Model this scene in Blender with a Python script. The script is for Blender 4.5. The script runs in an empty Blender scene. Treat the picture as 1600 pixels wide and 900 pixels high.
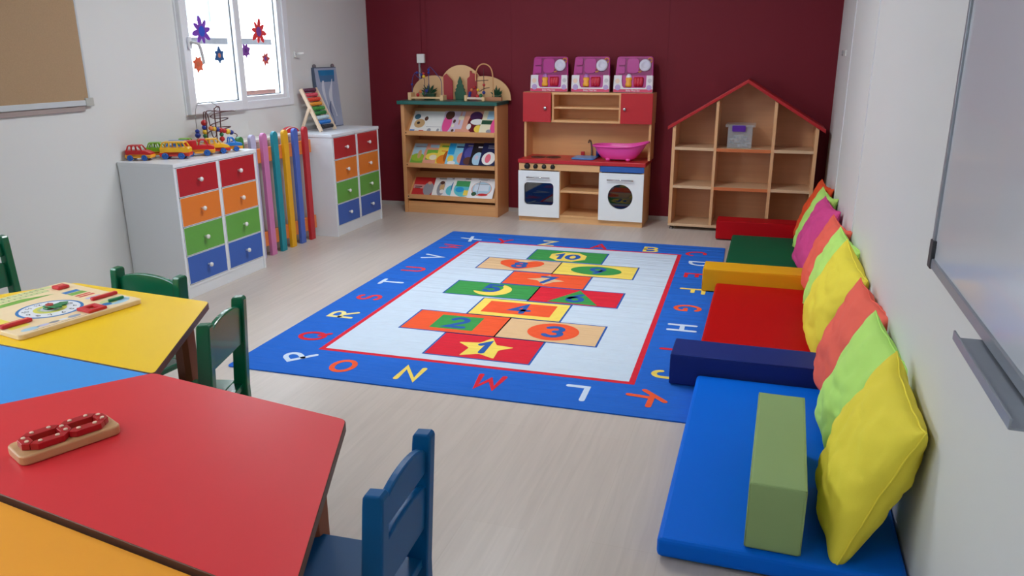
import bpy, bmesh, math, random
from mathutils import Vector, Matrix, noise
random.seed(7)
PI = math.pi
scene = bpy.context.scene
C = scene.collection
XL, XR, YB, ZC = -3.386, 0.431, 6.382, 2.5          # left wall, right wall, back wall, ceiling
YF = -2.6                                            # wall behind the viewpoint

# ---------------------------------------------------------------- camera
cam_d = bpy.data.cameras.new('camera')
cam_d.sensor_fit = 'HORIZONTAL'
cam_d.sensor_width = 36.0
cam_d.lens = 36.0 * 1220.32 / 1600.0
cam_d.clip_start = 0.05
cam = bpy.data.objects.new('camera', cam_d)
C.objects.link(cam)
r_ = Vector((0.9513035, 0.3082292, -0.0040439))
u_ = Vector((-0.0851610, 0.2753996, 0.9575503))
f_ = Vector((-0.2962587, 0.9105766, -0.2882378))
cam.matrix_world = Matrix(((r_.x, u_.x, -f_.x, 0), (r_.y, u_.y, -f_.y, 0), (r_.z, u_.z, -f_.z, 1.32), (0, 0, 0, 1)))
scene.camera = cam

# ---------------------------------------------------------------- sky, lamps, exposure
SKY = 12.0
LAMP_FAR, LAMP_MID = 46.0, 18.0
EXPOSURE = 0.0
scene.view_settings.view_transform = 'Standard'
scene.view_settings.look = 'None'
scene.view_settings.exposure = EXPOSURE
scene.view_settings.gamma = 1.0
scene.view_settings.use_curve_mapping = False
world = bpy.data.worlds.new('overcast_sky')
scene.world = world
world.use_nodes = True
wn = world.node_tree.nodes
wl = world.node_tree.links
bg = wn['Background']
tc = wn.new('ShaderNodeTexCoord')
gr = wn.new('ShaderNodeSeparateXYZ')
mr = wn.new('ShaderNodeMapRange')
mr.inputs['From Min'].default_value = -0.1
mr.inputs['From Max'].default_value = 1.0
cr = wn.new('ShaderNodeMix')
cr.data_type = 'RGBA'
cr.inputs['A'].default_value = (0.95, 0.97, 1.0, 1)
cr.inputs['B'].default_value = (0.72, 0.84, 1.0, 1)
wl.new(tc.outputs['Generated'], gr.inputs[0])
wl.new(gr.outputs['Z'], mr.inputs['Value'])
wl.new(mr.outputs['Result'], cr.inputs['Factor'])
wl.new(cr.outputs['Result'], bg.inputs['Color'])
bg.inputs['Strength'].default_value = SKY


def area_light(name, loc, sx, sy, power, color, rot=(0, 0, 0), portal=False):
    d = bpy.data.lights.new(name, 'AREA')
    d.shape = 'RECTANGLE'
    d.size, d.size_y = sx, sy
    d.energy = power
    d.color = color
    o = bpy.data.objects.new(name, d)
    C.objects.link(o)
    o.location = loc
    o.rotation_euler = rot
    if portal:
        d.cycles.is_portal = True
    return o


for (lx, ly, p_) in ((-1.5, 3.85, LAMP_FAR), (-1.7, -0.5, LAMP_MID)):
    area_light('ceiling_lamp', (lx, ly, ZC - 0.03), 1.2, 0.32, p_, (0.95, 0.98, 1.0), (0, 0, PI / 2))
WINS = ((4.03, 5.14, 0.985, 1.95), (-0.55, 1.75, 0.985, 2.05))
for (y0, y1, z0, z1) in WINS:
    area_light('window_portal', (XL - 0.10, (y0 + y1) / 2, (z0 + z1) / 2), y1 - y0, z1 - z0, 1.0, (1, 1, 1),
               Matrix(((0, 0, -1), (-1, 0, 0), (0, 1, 0))).to_euler(), True)
scene.cycles.use_denoising = True
scene.cycles.max_bounces = 10
scene.cycles.diffuse_bounces = 6
scene.cycles.sample_clamp_indirect = 6.0


# ---------------------------------------------------------------- materials
def lin(c):
    c = c / 255.0
    return c / 12.92 if c <= 0.04045 else ((c + 0.055) / 1.055) ** 2.4


MATS = {}


def M(name, rgb, rough=0.5, var=0.04, scale=6.0, bump=0.0, bscale=120.0, metal=0.0, stretch=None, coat=0.0, spec=0.5,
      trans=0.0, alpha=1.0):
    if name in MATS:
        return MATS[name]
    m = bpy.data.materials.new(name)
    m.use_nodes = True
    nt = m.node_tree
    n, l = nt.nodes, nt.links
    b = n['Principled BSDF']
    t = n.new('ShaderNodeTexCoord')
    src = t.outputs['Object']
    if stretch:
        mp = n.new('ShaderNodeMapping')
        mp.inputs['Scale'].default_value = stretch
        l.new(src, mp.inputs['Vector'])
        src = mp.outputs['Vector']
    nz = n.new('ShaderNodeTexNoise')
    nz.inputs['Scale'].default_value = scale
    nz.inputs['Detail'].default_value = 4
    l.new(src, nz.inputs['Vector'])
    mx = n.new('ShaderNodeMix')
    mx.data_type = 'RGBA'
    c = [lin(v) for v in rgb]
    mx.inputs['A'].default_value = (*[v * (1 - var) for v in c], 1)
    mx.inputs['B'].default_value = (*[min(1, v * (1 + var)) for v in c], 1)
    l.new(nz.outputs['Fac'], mx.inputs['Factor'])
    l.new(mx.outputs['Result'], b.inputs['Base Color'])
    b.inputs['Roughness'].default_value = rough
    b.inputs['Metallic'].default_value = metal
    b.inputs['Coat Weight'].default_value = coat
    b.inputs['Specular IOR Level'].default_value = spec
    b.inputs['Transmission Weight'].default_value = trans
    b.inputs['Alpha'].default_value = alpha
    if bump:
        bn = n.new('ShaderNodeTexNoise')
        bn.inputs['Scale'].default_value = bscale
        bn.inputs['Detail'].default_value = 3
        l.new(src, bn.inputs['Vector'])
        bp = n.new('ShaderNodeBump')
        bp.inputs['Strength'].default_value = bump
        bp.inputs['Distance'].default_value = 0.01
        l.new(bn.outputs['Fac'], bp.inputs['Height'])
        l.new(bp.outputs['Normal'], b.inputs['Normal'])
    MATS[name] = m
    return m


def wood(name, rgb, axis='x', rough=0.45, var=0.16, coat=0.0):
    st = {'x': (1.2, 22, 22), 'y': (22, 1.2, 22), 'z': (22, 22, 1.2)}[axis]
    return M(name, rgb, rough, var, 2.2, 0.02, 6.0, 0, st, coat)


def clear(name, tint, gloss=0.08, rough=0.03):
    """thin clear sheet: straight-through transparency with a weak reflection"""
    if name in MATS:
        return MATS[name]
    m = bpy.data.materials.new(name)
    m.use_nodes = True
    n, l = m.node_tree.nodes, m.node_tree.links
    for q in list(n):
        if q.type != 'OUTPUT_MATERIAL':
            n.remove(q)
    out = [q for q in n if q.type == 'OUTPUT_MATERIAL'][0]
    tr = n.new('ShaderNodeBsdfTransparent')
    tr.inputs['Color'].default_value = (*[lin(v) for v in tint], 1)
    gl = n.new('ShaderNodeBsdfGlossy')
    gl.inputs['Roughness'].default_value = rough
    mx = n.new('ShaderNodeMixShader')
    nz = n.new('ShaderNodeTexNoise')
    nz.inputs['Scale'].default_value = 3
    mp = n.new('ShaderNodeMapRange')
    mp.inputs['To Min'].default_value = gloss * 0.8
    mp.inputs['To Max'].default_value = gloss * 1.2
    l.new(nz.outputs['Fac'], mp.inputs['Value'])
    l.new(mp.outputs['Result'], mx.inputs['Fac'])
    l.new(tr.outputs[0], mx.inputs[1])
    l.new(gl.outputs[0], mx.inputs[2])
    l.new(mx.outputs[0], out.inputs['Surface'])
    MATS[name] = m
    return m


def floor_mat():
    m = bpy.data.materials.new('vinyl_plank_floor')
    m.use_nodes = True
    n, l = m.node_tree.nodes, m.node_tree.links
    b = n['Principled BSDF']
    t = n.new('ShaderNodeTexCoord')
    mp = n.new('ShaderNodeMapping')
    mp.inputs['Rotation'].default_value = (0, 0, PI / 2)
    l.new(t.outputs['Object'], mp.inputs['Vector'])
    br = n.new('ShaderNodeTexBrick')
    br.inputs['Scale'].default_value = 1.0
    br.inputs['Brick Width'].default_value = 1.25
    br.inputs['Row Height'].default_value = 0.19
    br.inputs['Mortar Size'].default_value = 0.0012
    br.inputs['Color1'].default_value = (lin(199), lin(188), lin(179), 1)
    br.inputs['Color2'].default_value = (lin(202), lin(192), lin(183), 1)
    br.inputs['Mortar'].default_value = (lin(196), lin(185), lin(175), 1)
    l.new(mp.outputs['Vector'], br.inputs['Vector'])
    mp2 = n.new('ShaderNodeMapping')
    mp2.inputs['Scale'].default_value = (26, 1.4, 1)
    l.new(t.outputs['Object'], mp2.inputs['Vector'])
    nz = n.new('ShaderNodeTexNoise')
    nz.inputs['Scale'].default_value = 1.6
    nz.inputs['Detail'].default_value = 6
    nz.inputs['Distortion'].default_value = 0.9
    l.new(mp2.outputs['Vector'], nz.inputs['Vector'])
    rm = n.new('ShaderNodeMapRange')
    rm.inputs['From Min'].default_value = 0.3
    rm.inputs['From Max'].default_value = 0.7
    rm.inputs['To Min'].default_value = 0.93
    rm.inputs['To Max'].default_value = 1.04
    l.new(nz.outputs['Fac'], rm.inputs['Value'])
    mx = n.new('ShaderNodeMix')
    mx.data_type = 'RGBA'
    mx.blend_type = 'MULTIPLY'
    mx.inputs['Factor'].default_value = 1
    l.new(br.outputs['Color'], mx.inputs['A'])
    l.new(rm.outputs['Result'], mx.inputs['B'])
    l.new(mx.outputs['Result'], b.inputs['Base Color'])
    b.inputs['Roughness'].default_value = 0.36
    b.inputs['Specular IOR Level'].default_value = 0.42
    bp = n.new('ShaderNodeBump')
    bp.inputs['Strength'].default_value = 0.06
    bp.inputs['Distance'].default_value = 0.004
    l.new(nz.outputs['Fac'], bp.inputs['Height'])
    l.new(bp.outputs['Normal'], b.inputs['Normal'])
    return m


def rug_mat(name, rgb):
    if name in MATS:
        return MATS[name]
    m = M(name, rgb, 0.85, 0.05, 14.0, 0, spec=0.2)
    n, l = m.node_tree.nodes, m.node_tree.links
    b = n['Principled BSDF']
    t = n.new('ShaderNodeTexCoord')
    mp = n.new('ShaderNodeMapping')
    mp.inputs['Scale'].default_value = (1.0, 17, 1)
    l.new(t.outputs['Object'], mp.inputs['Vector'])
    nz = n.new('ShaderNodeTexNoise')
    nz.inputs['Scale'].default_value = 1.0
    nz.inputs['Detail'].default_value = 2
    l.new(mp.outputs['Vector'], nz.inputs['Vector'])
    fz = n.new('ShaderNodeTexNoise')
    fz.inputs['Scale'].default_value = 500
    l.new(t.outputs['Object'], fz.inputs['Vector'])
    ad = n.new('ShaderNodeMath')
    ad.operation = 'MULTIPLY_ADD'
    ad.inputs[1].default_value = 0.05
    l.new(fz.outputs['Fac'], ad.inputs[0])
    l.new(nz.outputs['Fac'], ad.inputs[2])
    bp = n.new('ShaderNodeBump')
    bp.inputs['Strength'].default_value = 0.8
    bp.inputs['Distance'].default_value = 0.025
    l.new(ad.outputs[0], bp.inputs['Height'])
    l.new(bp.outputs['Normal'], b.inputs['Normal'])
    return m


# ---------------------------------------------------------------- mesh helpers
ROOT = {}


class MB:
    def __init__(s):
        s.bm = bmesh.new()
        s.mats = []

    def mi(s, m):
        if m not in s.mats:
            s.mats.append(m)
        return s.mats.index(m)

    def _fin(s, before, m, smooth=False):
        i = s.mi(m)
        for f in s.bm.faces:
            if f not in before:
                f.material_index = i
                f.smooth = smooth

    def box(s, x0, x1, y0, y1, z0, z1, m, bev=0.0, seg=2, mat=None, smooth=False):
        before = set(s.bm.faces)
        T = Matrix.Translation(((x0 + x1) / 2, (y0 + y1) / 2, (z0 + z1) / 2)) @ Matrix.Diagonal((abs(x1 - x0), abs(y1 - y0), abs(z1 - z0), 1))
        r = bmesh.ops.create_cube(s.bm, size=1.0, matrix=T)
        vs = r['verts']
        if bev:
            es = list({e for v in vs for e in v.link_edges})
            rb = bmesh.ops.bevel(s.bm, geom=es, offset=bev, segments=seg, profile=0.5, affect='EDGES')
        if mat is not None:
            vv = {v for f in s.bm.faces if f not in before for v in f.verts}
            bmesh.ops.transform(s.bm, matrix=mat, verts=list(vv))
        s._fin(before, m, smooth or bool(bev and seg > 1 and False))
        return s

    def prism(s, pts, axis, a0, a1, m, bev=0.0, seg=2, mat=None):
        before = set(s.bm.faces)

        def P(p, a):
            return {'x': (a, p[0], p[1]), 'y': (p[0], a, p[1]), 'z': (p[0], p[1], a)}[axis]
        va = [s.bm.verts.new(P(p, a0)) for p in pts]
        vb = [s.bm.verts.new(P(p, a1)) for p in pts]
        n = len(pts)
        fa = s.bm.faces.new(va[::-1])
        fb = s.bm.faces.new(vb)
        for i in range(n):
            s.bm.faces.new((va[i], va[(i + 1) % n], vb[(i + 1) % n], vb[i]))
        new = [f for f in s.bm.faces if f not in before]
        bmesh.ops.recalc_face_normals(s.bm, faces=new)
        if bev:
            es = list({e for f in (fa, fb) for e in f.edges})
            bmesh.ops.bevel(s.bm, geom=es, offset=bev, segments=seg, profile=0.5, affect='EDGES')
        if mat is not None:
            vv = {v for f in s.bm.faces if f not in before for v in f.verts}
            bmesh.ops.transform(s.bm, matrix=mat, verts=list(vv))
        s._fin(before, m)
        return s

    def poly(s, pts, m):
        before = set(s.bm.faces)
        f = s.bm.faces.new([s.bm.verts.new(p) for p in pts])
        s._fin(before, m)
        return f

    def cyl(s, p0, p1, r0, m, r1=None, n=20, smooth=True, caps=True):
        before = set(s.bm.faces)
        p0, p1 = Vector(p0), Vector(p1)
        d = p1 - p0
        T = Matrix.Translation((p0 + p1) / 2) @ d.to_track_quat('Z', 'Y').to_matrix().to_4x4()
        bmesh.ops.create_cone(s.bm, cap_ends=caps, cap_tris=False, segments=n, radius1=r0, radius2=r0 if r1 is None else r1,
                              depth=d.length, matrix=T)
        i = s.mi(m)
        for f in s.bm.faces:
            if f not in before:
                f.material_index = i
                f.smooth = smooth and len(f.verts) == 4
        return s

    def sphere(s, c, r, m, u=16, v=10):
        before = set(s.bm.faces)
        r = (r, r, r) if not hasattr(r, '__len__') else r
        bmesh.ops.create_uvsphere(s.bm, u_segments=u, v_segments=v, radius=1.0,
                                  matrix=Matrix.Translation(c) @ Matrix.Diagonal((*r, 1)))
        s._fin(before, m, True)
        return s

    def tube(s, pts, r, m, n=8, closed=False):
        before = set(s.bm.faces)
        pts = [Vector(p) for p in pts]
        rings = []
        k = len(pts)
        up = None
        for i, p in enumerate(pts):
            a = pts[i - 1] if (i > 0 or closed) else p
            b = pts[(i + 1) % k] if (i < k - 1 or closed) else p
            d = (b - a).normalized()
            if up is None:
                up = d.orthogonal().normalized()
            up = (up - d * up.dot(d))
            up = up.normalized() if up.length > 1e-6 else d.orthogonal().normalized()
            w = d.cross(up)
            rings.append([s.bm.verts.new(p + up * (r * math.cos(2 * PI * j / n)) + w * (r * math.sin(2 * PI * j / n))) for j in range(n)])
        for i in range(k if closed else k - 1):
            A, B = rings[i], rings[(i + 1) % k]
            for j in range(n):
                s.bm.faces.new((A[j], A[(j + 1) % n], B[(j + 1) % n], B[j]))
        if not closed:
            s.bm.faces.new(rings[0][::-1])
            s.bm.faces.new(rings[-1])
        new = [f for f in s.bm.faces if f not in before]
        bmesh.ops.recalc_face_normals(s.bm, faces=new)
        s._fin(before, m, True)
        return s

    def lathe(s, prof, c, m, n=28, axis='z', squash=(1, 1)):
        before = set(s.bm.faces)
        c = Vector(c)

        def P(r, h, a):
            x, y = r * math.cos(a) * squash[0], r * math.sin(a) * squash[1]
            return c + Vector({'z': (x, y, h), 'y': (x, -h, y), 'x': (h, x, y)}[axis])
        rings = []
        for (r, h) in prof:
            if r < 1e-6:
                rings.append([s.bm.verts.new(P(0, h, 0))])
            else:
                rings.append([s.bm.verts.new(P(r, h, 2 * PI * j / n)) for j in range(n)])
        for A, B in zip(rings, rings[1:]):
            for j in range(n):
                a, b = A[j % len(A)], A[(j + 1) % len(A)]
                c2, d = B[(j + 1) % len(B)], B[j % len(B)]
                q = []
                for v in (a, b, c2, d):
                    if v not in q:
                        q.append(v)
                if len(q) > 2:
                    s.bm.faces.new(q)
        new = [f for f in s.bm.faces if f not in before]
        bmesh.ops.recalc_face_normals(s.bm, faces=new)
        s._fin(before, m, True)
        return s

    def grid(s, fn, nu, nv, m, wrapu=False, smooth=True):
        before = set(s.bm.faces)
        V = [[s.bm.verts.new(fn(i / nu, j / nv)) for j in range(nv + 1)] for i in range(nu + (0 if wrapu else 1))]
        k = len(V)
        for i in range(nu):
            for j in range(nv):
                s.bm.faces.new((V[i][j], V[(i + 1) % k][j], V[(i + 1) % k][j + 1], V[i][j + 1]))
        s._fin(before, m, smooth)
        return s

    def move(s, mat):
        bmesh.ops.transform(s.bm, matrix=mat, verts=list(s.bm.verts))
        return s

    def build(s, name, parent=None, world=False, loc=None):
        me = bpy.data.meshes.new(name)
        if world:
            s.move(ROOT[parent.name].inverted())
        if loc is not None:
            s.move(Matrix.Translation(-Vector(loc)))
        s.bm.to_mesh(me)
        s.bm.free()
        for m in s.mats:
            me.materials.append(m)
        o = bpy.data.objects.new(name, me)
        C.objects.link(o)
        if parent is not None:
            o.parent = parent
            ROOT[o.name] = ROOT[parent.name]
        if loc is not None:
            o.location = loc
            ROOT[o.name] = Matrix.Translation(loc)
        return o


def tag(o, label, cat, group=None):
    o['label'] = label
    o['category'] = cat
    if group:
        o['group'] = group
    return o


def thing(name, label, cat, loc=(0, 0, 0), rz=0.0, group=None, mat=None):
    o = bpy.data.objects.new(name, None)
    C.objects.link(o)
    o.empty_display_size = 0.05
    T = mat if mat is not None else Matrix.Translation(loc) @ Matrix.Rotation(rz, 4, 'Z')
    o.matrix_world = T
    ROOT[o.name] = T.copy()
    return tag(o, label, cat, group)


def struct(name, mb, parent=None, loc=None):
    o = mb.build(name, parent, loc=loc)
    if parent is None:
        o['kind'] = 'structure'
    ROOT.setdefault(o.name, Matrix.Identity(4))
    return o


def rrect(x0, x1, y0, y1, r, n=6):
    P = []
    for (cx, cy, a) in ((x1 - r, y1 - r, 0), (x0 + r, y1 - r, 90), (x0 + r, y0 + r, 180), (x1 - r, y0 + r, 270)):
        for k in range(n + 1):
            t = math.radians(a + 90 * k / n)
            P.append((cx + r * math.cos(t), cy + r * math.sin(t)))
    return P


def arc(cx, cy, rx, ry, a0, a1, n=14):
    return [(cx + rx * math.cos(math.radians(a0 + (a1 - a0) * k / n)), cy + ry * math.sin(math.radians(a0 + (a1 - a0) * k / n))) for k in range(n + 1)]


def round_poly(pts, r, n=5):
    out = []
    k = len(pts)
    for i in range(k):
        p0, p, p1 = Vector(pts[i - 1]), Vector(pts[i]), Vector(pts[(i + 1) % k])
        a = (p0 - p).normalized()
        b = (p1 - p).normalized()
        A, B = p + a * r, p + b * r
        for j in range(n + 1):
            t = j / n
            q = A * (1 - t) ** 2 + p * (2 * t * (1 - t)) + B * t * t
            out.append((q.x, q.y))
    return out


def spline(pts, n=6):
    pts = [Vector(p) for p in pts]
    out = []
    for i in range(len(pts) - 1):
        p0 = pts[max(i - 1, 0)]
        p1, p2 = pts[i], pts[i + 1]
        p3 = pts[min(i + 2, len(pts) - 1)]
        for k in range(n):
            t = k / n
            out.append(0.5 * ((2 * p1) + (p2 - p0) * t + (2 * p0 - 5 * p1 + 4 * p2 - p3) * t * t + (3 * p1 - p0 - 3 * p2 + p3) * t ** 3))
    out.append(pts[-1])
    return out


# strokes of hand-drawn capitals and numerals, in a box 0.66 wide and 1 high
def _c(*a, **k):
    return arc(*a, **k)


GL = {
    'A': [[(0, 0), (.33, 1), (.66, 0)], [(.13, .36), (.53, .36)]],
    'B': [[(.05, 0), (.05, 1), (.33, 1)] + _c(.33, .76, .24, .24, 90, -90) + [(.05, .52)], [(.33, .52)] + _c(.33, .26, .29, .26, 90, -90) + [(.05, 0)]],
    'C': [_c(.36, .5, .34, .5, 48, 312)],
    'D': [[(.05, 0), (.05, 1), (.22, 1)] + _c(.22, .5, .42, .5, 90, -90) + [(.05, 0)]],
    'E': [[(.6, 1), (.05, 1), (.05, 0), (.62, 0)], [(.05, .52), (.5, .52)]],
    'F': [[(.62, 1), (.05, 1), (.05, 0)], [(.05, .52), (.5, .52)]],
    'G': [_c(.36, .5, .34, .5, 50, 320) + [(.63, .42), (.4, .42)]],
    'H': [[(.05, 0), (.05, 1)], [(.61, 0), (.61, 1)], [(.05, .5), (.61, .5)]],
    'I': [[(.33, 0), (.33, 1)]],
    'J': [[(.5, 1), (.5, .3)] + _c(.27, .28, .23, .28, 0, -170)],
    'K': [[(.05, 0), (.05, 1)], [(.62, 1), (.08, .45)], [(.2, .58), (.62, 0)]],
    'L': [[(.05, 1), (.05, 0), (.6, 0)]],
    'M': [[(0, 0), (.1, 1), (.36, .3), (.62, 1), (.72, 0)]],
    'N': [[(.05, 0), (.05, 1), (.61, 0), (.61, 1)]],
    'O': [_c(.34, .5, .33, .48, 0, 360, 22)],
    'P': [[(.05, 0), (.05, 1), (.33, 1)] + _c(.33, .74, .28, .26, 90, -90) + [(.05, .48)]],
    'Q': [_c(.34, .5, .33, .48, 0, 360, 22), [(.42, .24), (.68, -.06)]],
    'R': [[(.05, 0), (.05, 1), (.33, 1)] + _c(.33, .76, .27, .24, 90, -90) + [(.05, .52)], [(.3, .52), (.62, 0)]],
    'S': [_c(.34, .75, .27, .25, 40, 270, 12) + _c(.34, .26, .29, .25, 90, -140, 12)],
    'T': [[(0, 1), (.66, 1)], [(.33, 1), (.33, 0)]],
    'U': [[(.05, 1), (.05, .3)] + _c(.33, .3, .28, .3, 180, 360) + [(.61, 1)]],
    'V': [[(0, 1), (.33, 0), (.66, 1)]],
    'W': [[(-.02, 1), (.12, 0), (.33, .7), (.54, 0), (.68, 1)]],
    'X': [[(.03, 0), (.63, 1)], [(.03, 1), (.63, 0)]],
    'Y': [[(0, 1), (.33, .48), (.66, 1)], [(.33, .48), (.33, 0)]],
    'Z': [[(.03, 1), (.63, 1), (.03, 0), (.63, 0)]],
    '0': [_c(.33, .5, .28, .46, 0, 360, 20)],
    '1': [[(.16, .74), (.38, 1), (.38, 0)]],
    '2': [_c(.33, .72, .26, .26, 165, -35, 10) + [(.06, .02), (.64, .02)]],
    '3': [_c(.31, .75, .25, .24, 150, -80, 10), _c(.31, .27, .28, .26, 80, -150, 10)],
    '4': [[(.46, 0), (.46, 1), (.04, .32), (.66, .32)]],
    '5': [[(.58, 1), (.14, 1), (.1, .56)] + _c(.32, .32, .27, .3, 120, -150, 12)],
    '6': [[(.5, 1), (.2, .62)] + _c(.34, .3, .27, .3, 155, 515, 18)],
    '7': [[(.06, 1), (.62, 1), (.24, 0)]],
    '8': [_c(.33, .76, .22, .22, -90, 270, 16), _c(.33, .27, .28, .27, 90, 450, 16)],
    '9': [_c(.34, .7, .27, .3, -20, 340, 18) + [(.5, .3), (.3, 0)]],
}


def stroke_faces(mb, lines, th, put, m, dz=2.2e-4):
    """flat ribbons with round ends, one strip per stroke; put(x, y) gives the 3D point"""
    h = th / 2
    for k, ln in enumerate(lines):
        P = [Vector(ln[0])]
        for q in ln[1:]:
            if (Vector(q) - P[-1]).length > 1e-5:
                P.append(Vector(q))
        closed = (P[0] - P[-1]).length < 1e-4 and len(P) > 3
        if closed:
            P.pop()
        n = len(P)
        up = Vector((0, 0, dz * k))

        def V(p):
            return mb.bm.verts.new(Vector(put(p.x, p.y)) + up)
        L, R = [], []
        for i in range(n):
            a = P[i - 1] if (i or closed) else None
            b = P[(i + 1) % n] if (i < n - 1 or closed) else None
            da = (P[i] - a).normalized() if a is not None else None
            db = (b - P[i]).normalized() if b is not None else None
            d0, d1 = da or db, db or da
            n0, n1 = Vector((-d0.y, d0.x)), Vector((-d1.y, d1.x))
            mt = n0 + n1
            if mt.length < 0.35:
                mt = n0
                s = 1.0
            else:
                mt.normalize()
                s = min(1 / max(mt.dot(n0), .2), 2.2)
            L.append(V(P[i] + mt * (h * s)))
            R.append(V(P[i] - mt * (h * s)))
        ix = mb.mi(m)
        faces = []
        for i in range(n if closed else n - 1):
            j = (i + 1) % n
            faces.append(mb.bm.faces.new((R[i], R[j], L[j], L[i])))
        if not closed:
            for (e0, e1, c, d) in ((R[-1], L[-1], P[-1], (P[-1] - P[-2]).normalized()), (L[0], R[0], P[0], (P[0] - P[1]).normalized())):
                a0 = math.atan2(d.y, d.x)
                cap = [V(c + Vector((math.cos(a0 + t), math.sin(a0 + t))) * h) for t in (-1.0, -.5, 0, .5, 1.0)]
                faces.append(mb.bm.faces.new([e0] + cap + [e1]))
        for f in faces:
            f.material_index = ix


def glyph(mb, ch, cx, cy, h, ang, th, z, m, wscale=1.0):
    """letter centred at (cx, cy) on a horizontal sheet, turned by ang"""
    ca, sa = math.cos(ang), math.sin(ang)
    L = [[((p[0] - .33) * h * wscale, (p[1] - .5) * h) for p in ln] for ln in GL[ch]]
    stroke_faces(mb, L, th, lambda x, y: (cx + ca * x - sa * y, cy + sa * x + ca * y, z), m)

# ================================================================ the room
WHITE = M('wall_paint_white', (219, 221, 220), 0.5, 0.012, 3, 0.02, 300)
MAROON = M('wall_paint_maroon', (112, 18, 36), 0.6, 0.03, 3, 0.03, 240, spec=.3)
CEIL = M('ceiling_white', (226, 225, 222), 0.8, 0.01)
PVC = M('pvc_white', (228, 231, 236), 0.3, 0.01)
GASKET = M('gasket_dark', (70, 72, 76), 0.6, 0.05)
SKIRT = M('skirting_grey', (176, 170, 166), 0.4, 0.03)
GLASS = clear('window_glass', (246, 250, 252), 0.05)

mb = MB()
mb.box(XL - 0.15, XR + 0.15, YF - 0.15, YB + 0.15, -0.1, 0, floor_mat())
struct('floor', mb)
mb = MB()
mb.box(XL - 0.15, XR + 0.15, YF - 0.15, YB + 0.15, ZC, ZC + 0.1, CEIL)
struct('ceiling', mb)
mb = MB()
mb.box(XL - 0.15, XR + 0.15, YB, YB + 0.12, 0, ZC, MAROON)
for sx in (-2.832, -2.077, -0.803):
    mb.box(sx - 0.004, sx + 0.004, YB - 0.002, YB + 0.001, 0.04, ZC, MAROON)
struct('wall_back', mb)
mb = MB()
mb.box(XR, XR + 0.12, YF, YB, 0, ZC, WHITE)
struct('wall_right', mb)
mb = MB()
mb.box(XL - 0.12, XR + 0.12, YF - 0.12, YF, 0, ZC, WHITE)
struct('wall_front', mb)
# left wall around its two windows
mb = MB()
ys = [YF] + [v for w in sorted(WINS) for v in (w[0], w[1])] + [YB]
for i in range(0, len(ys), 2):
    mb.box(XL - 0.12, XL, ys[i], ys[i + 1], 0, ZC, WHITE)
for (y0, y1, z0, z1) in WINS:
    mb.box(XL - 0.12, XL, y0, y1, 0, z0, WHITE)
    mb.box(XL - 0.12, XL, y0, y1, z1, ZC, WHITE)
struct('wall_left', mb)

for nm, (x0, x1, y0, y1) in {'baseboard_back': (XL, XR, YB - 0.012, YB), 'baseboard_right': (XR - 0.01, XR, YF, YB - 0.012),
                             'baseboard_left': (XL, XL + 0.01, YF, YB - 0.012)}.items():
    mb = MB()
    mb.box(x0, x1, y0, y1, 0, 0.032, SKIRT if nm == 'baseboard_back' else WHITE)
    struct(nm, mb)
for k, (yy, w) in enumerate(((5.305, 0.026), (4.09, 0.006))):
    mb = MB()
    mb.box(XR - 0.004, XR, yy - w / 2, yy + w / 2, 0.033, ZC, PVC)
    struct('trim_%d' % (k + 1), mb)

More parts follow.
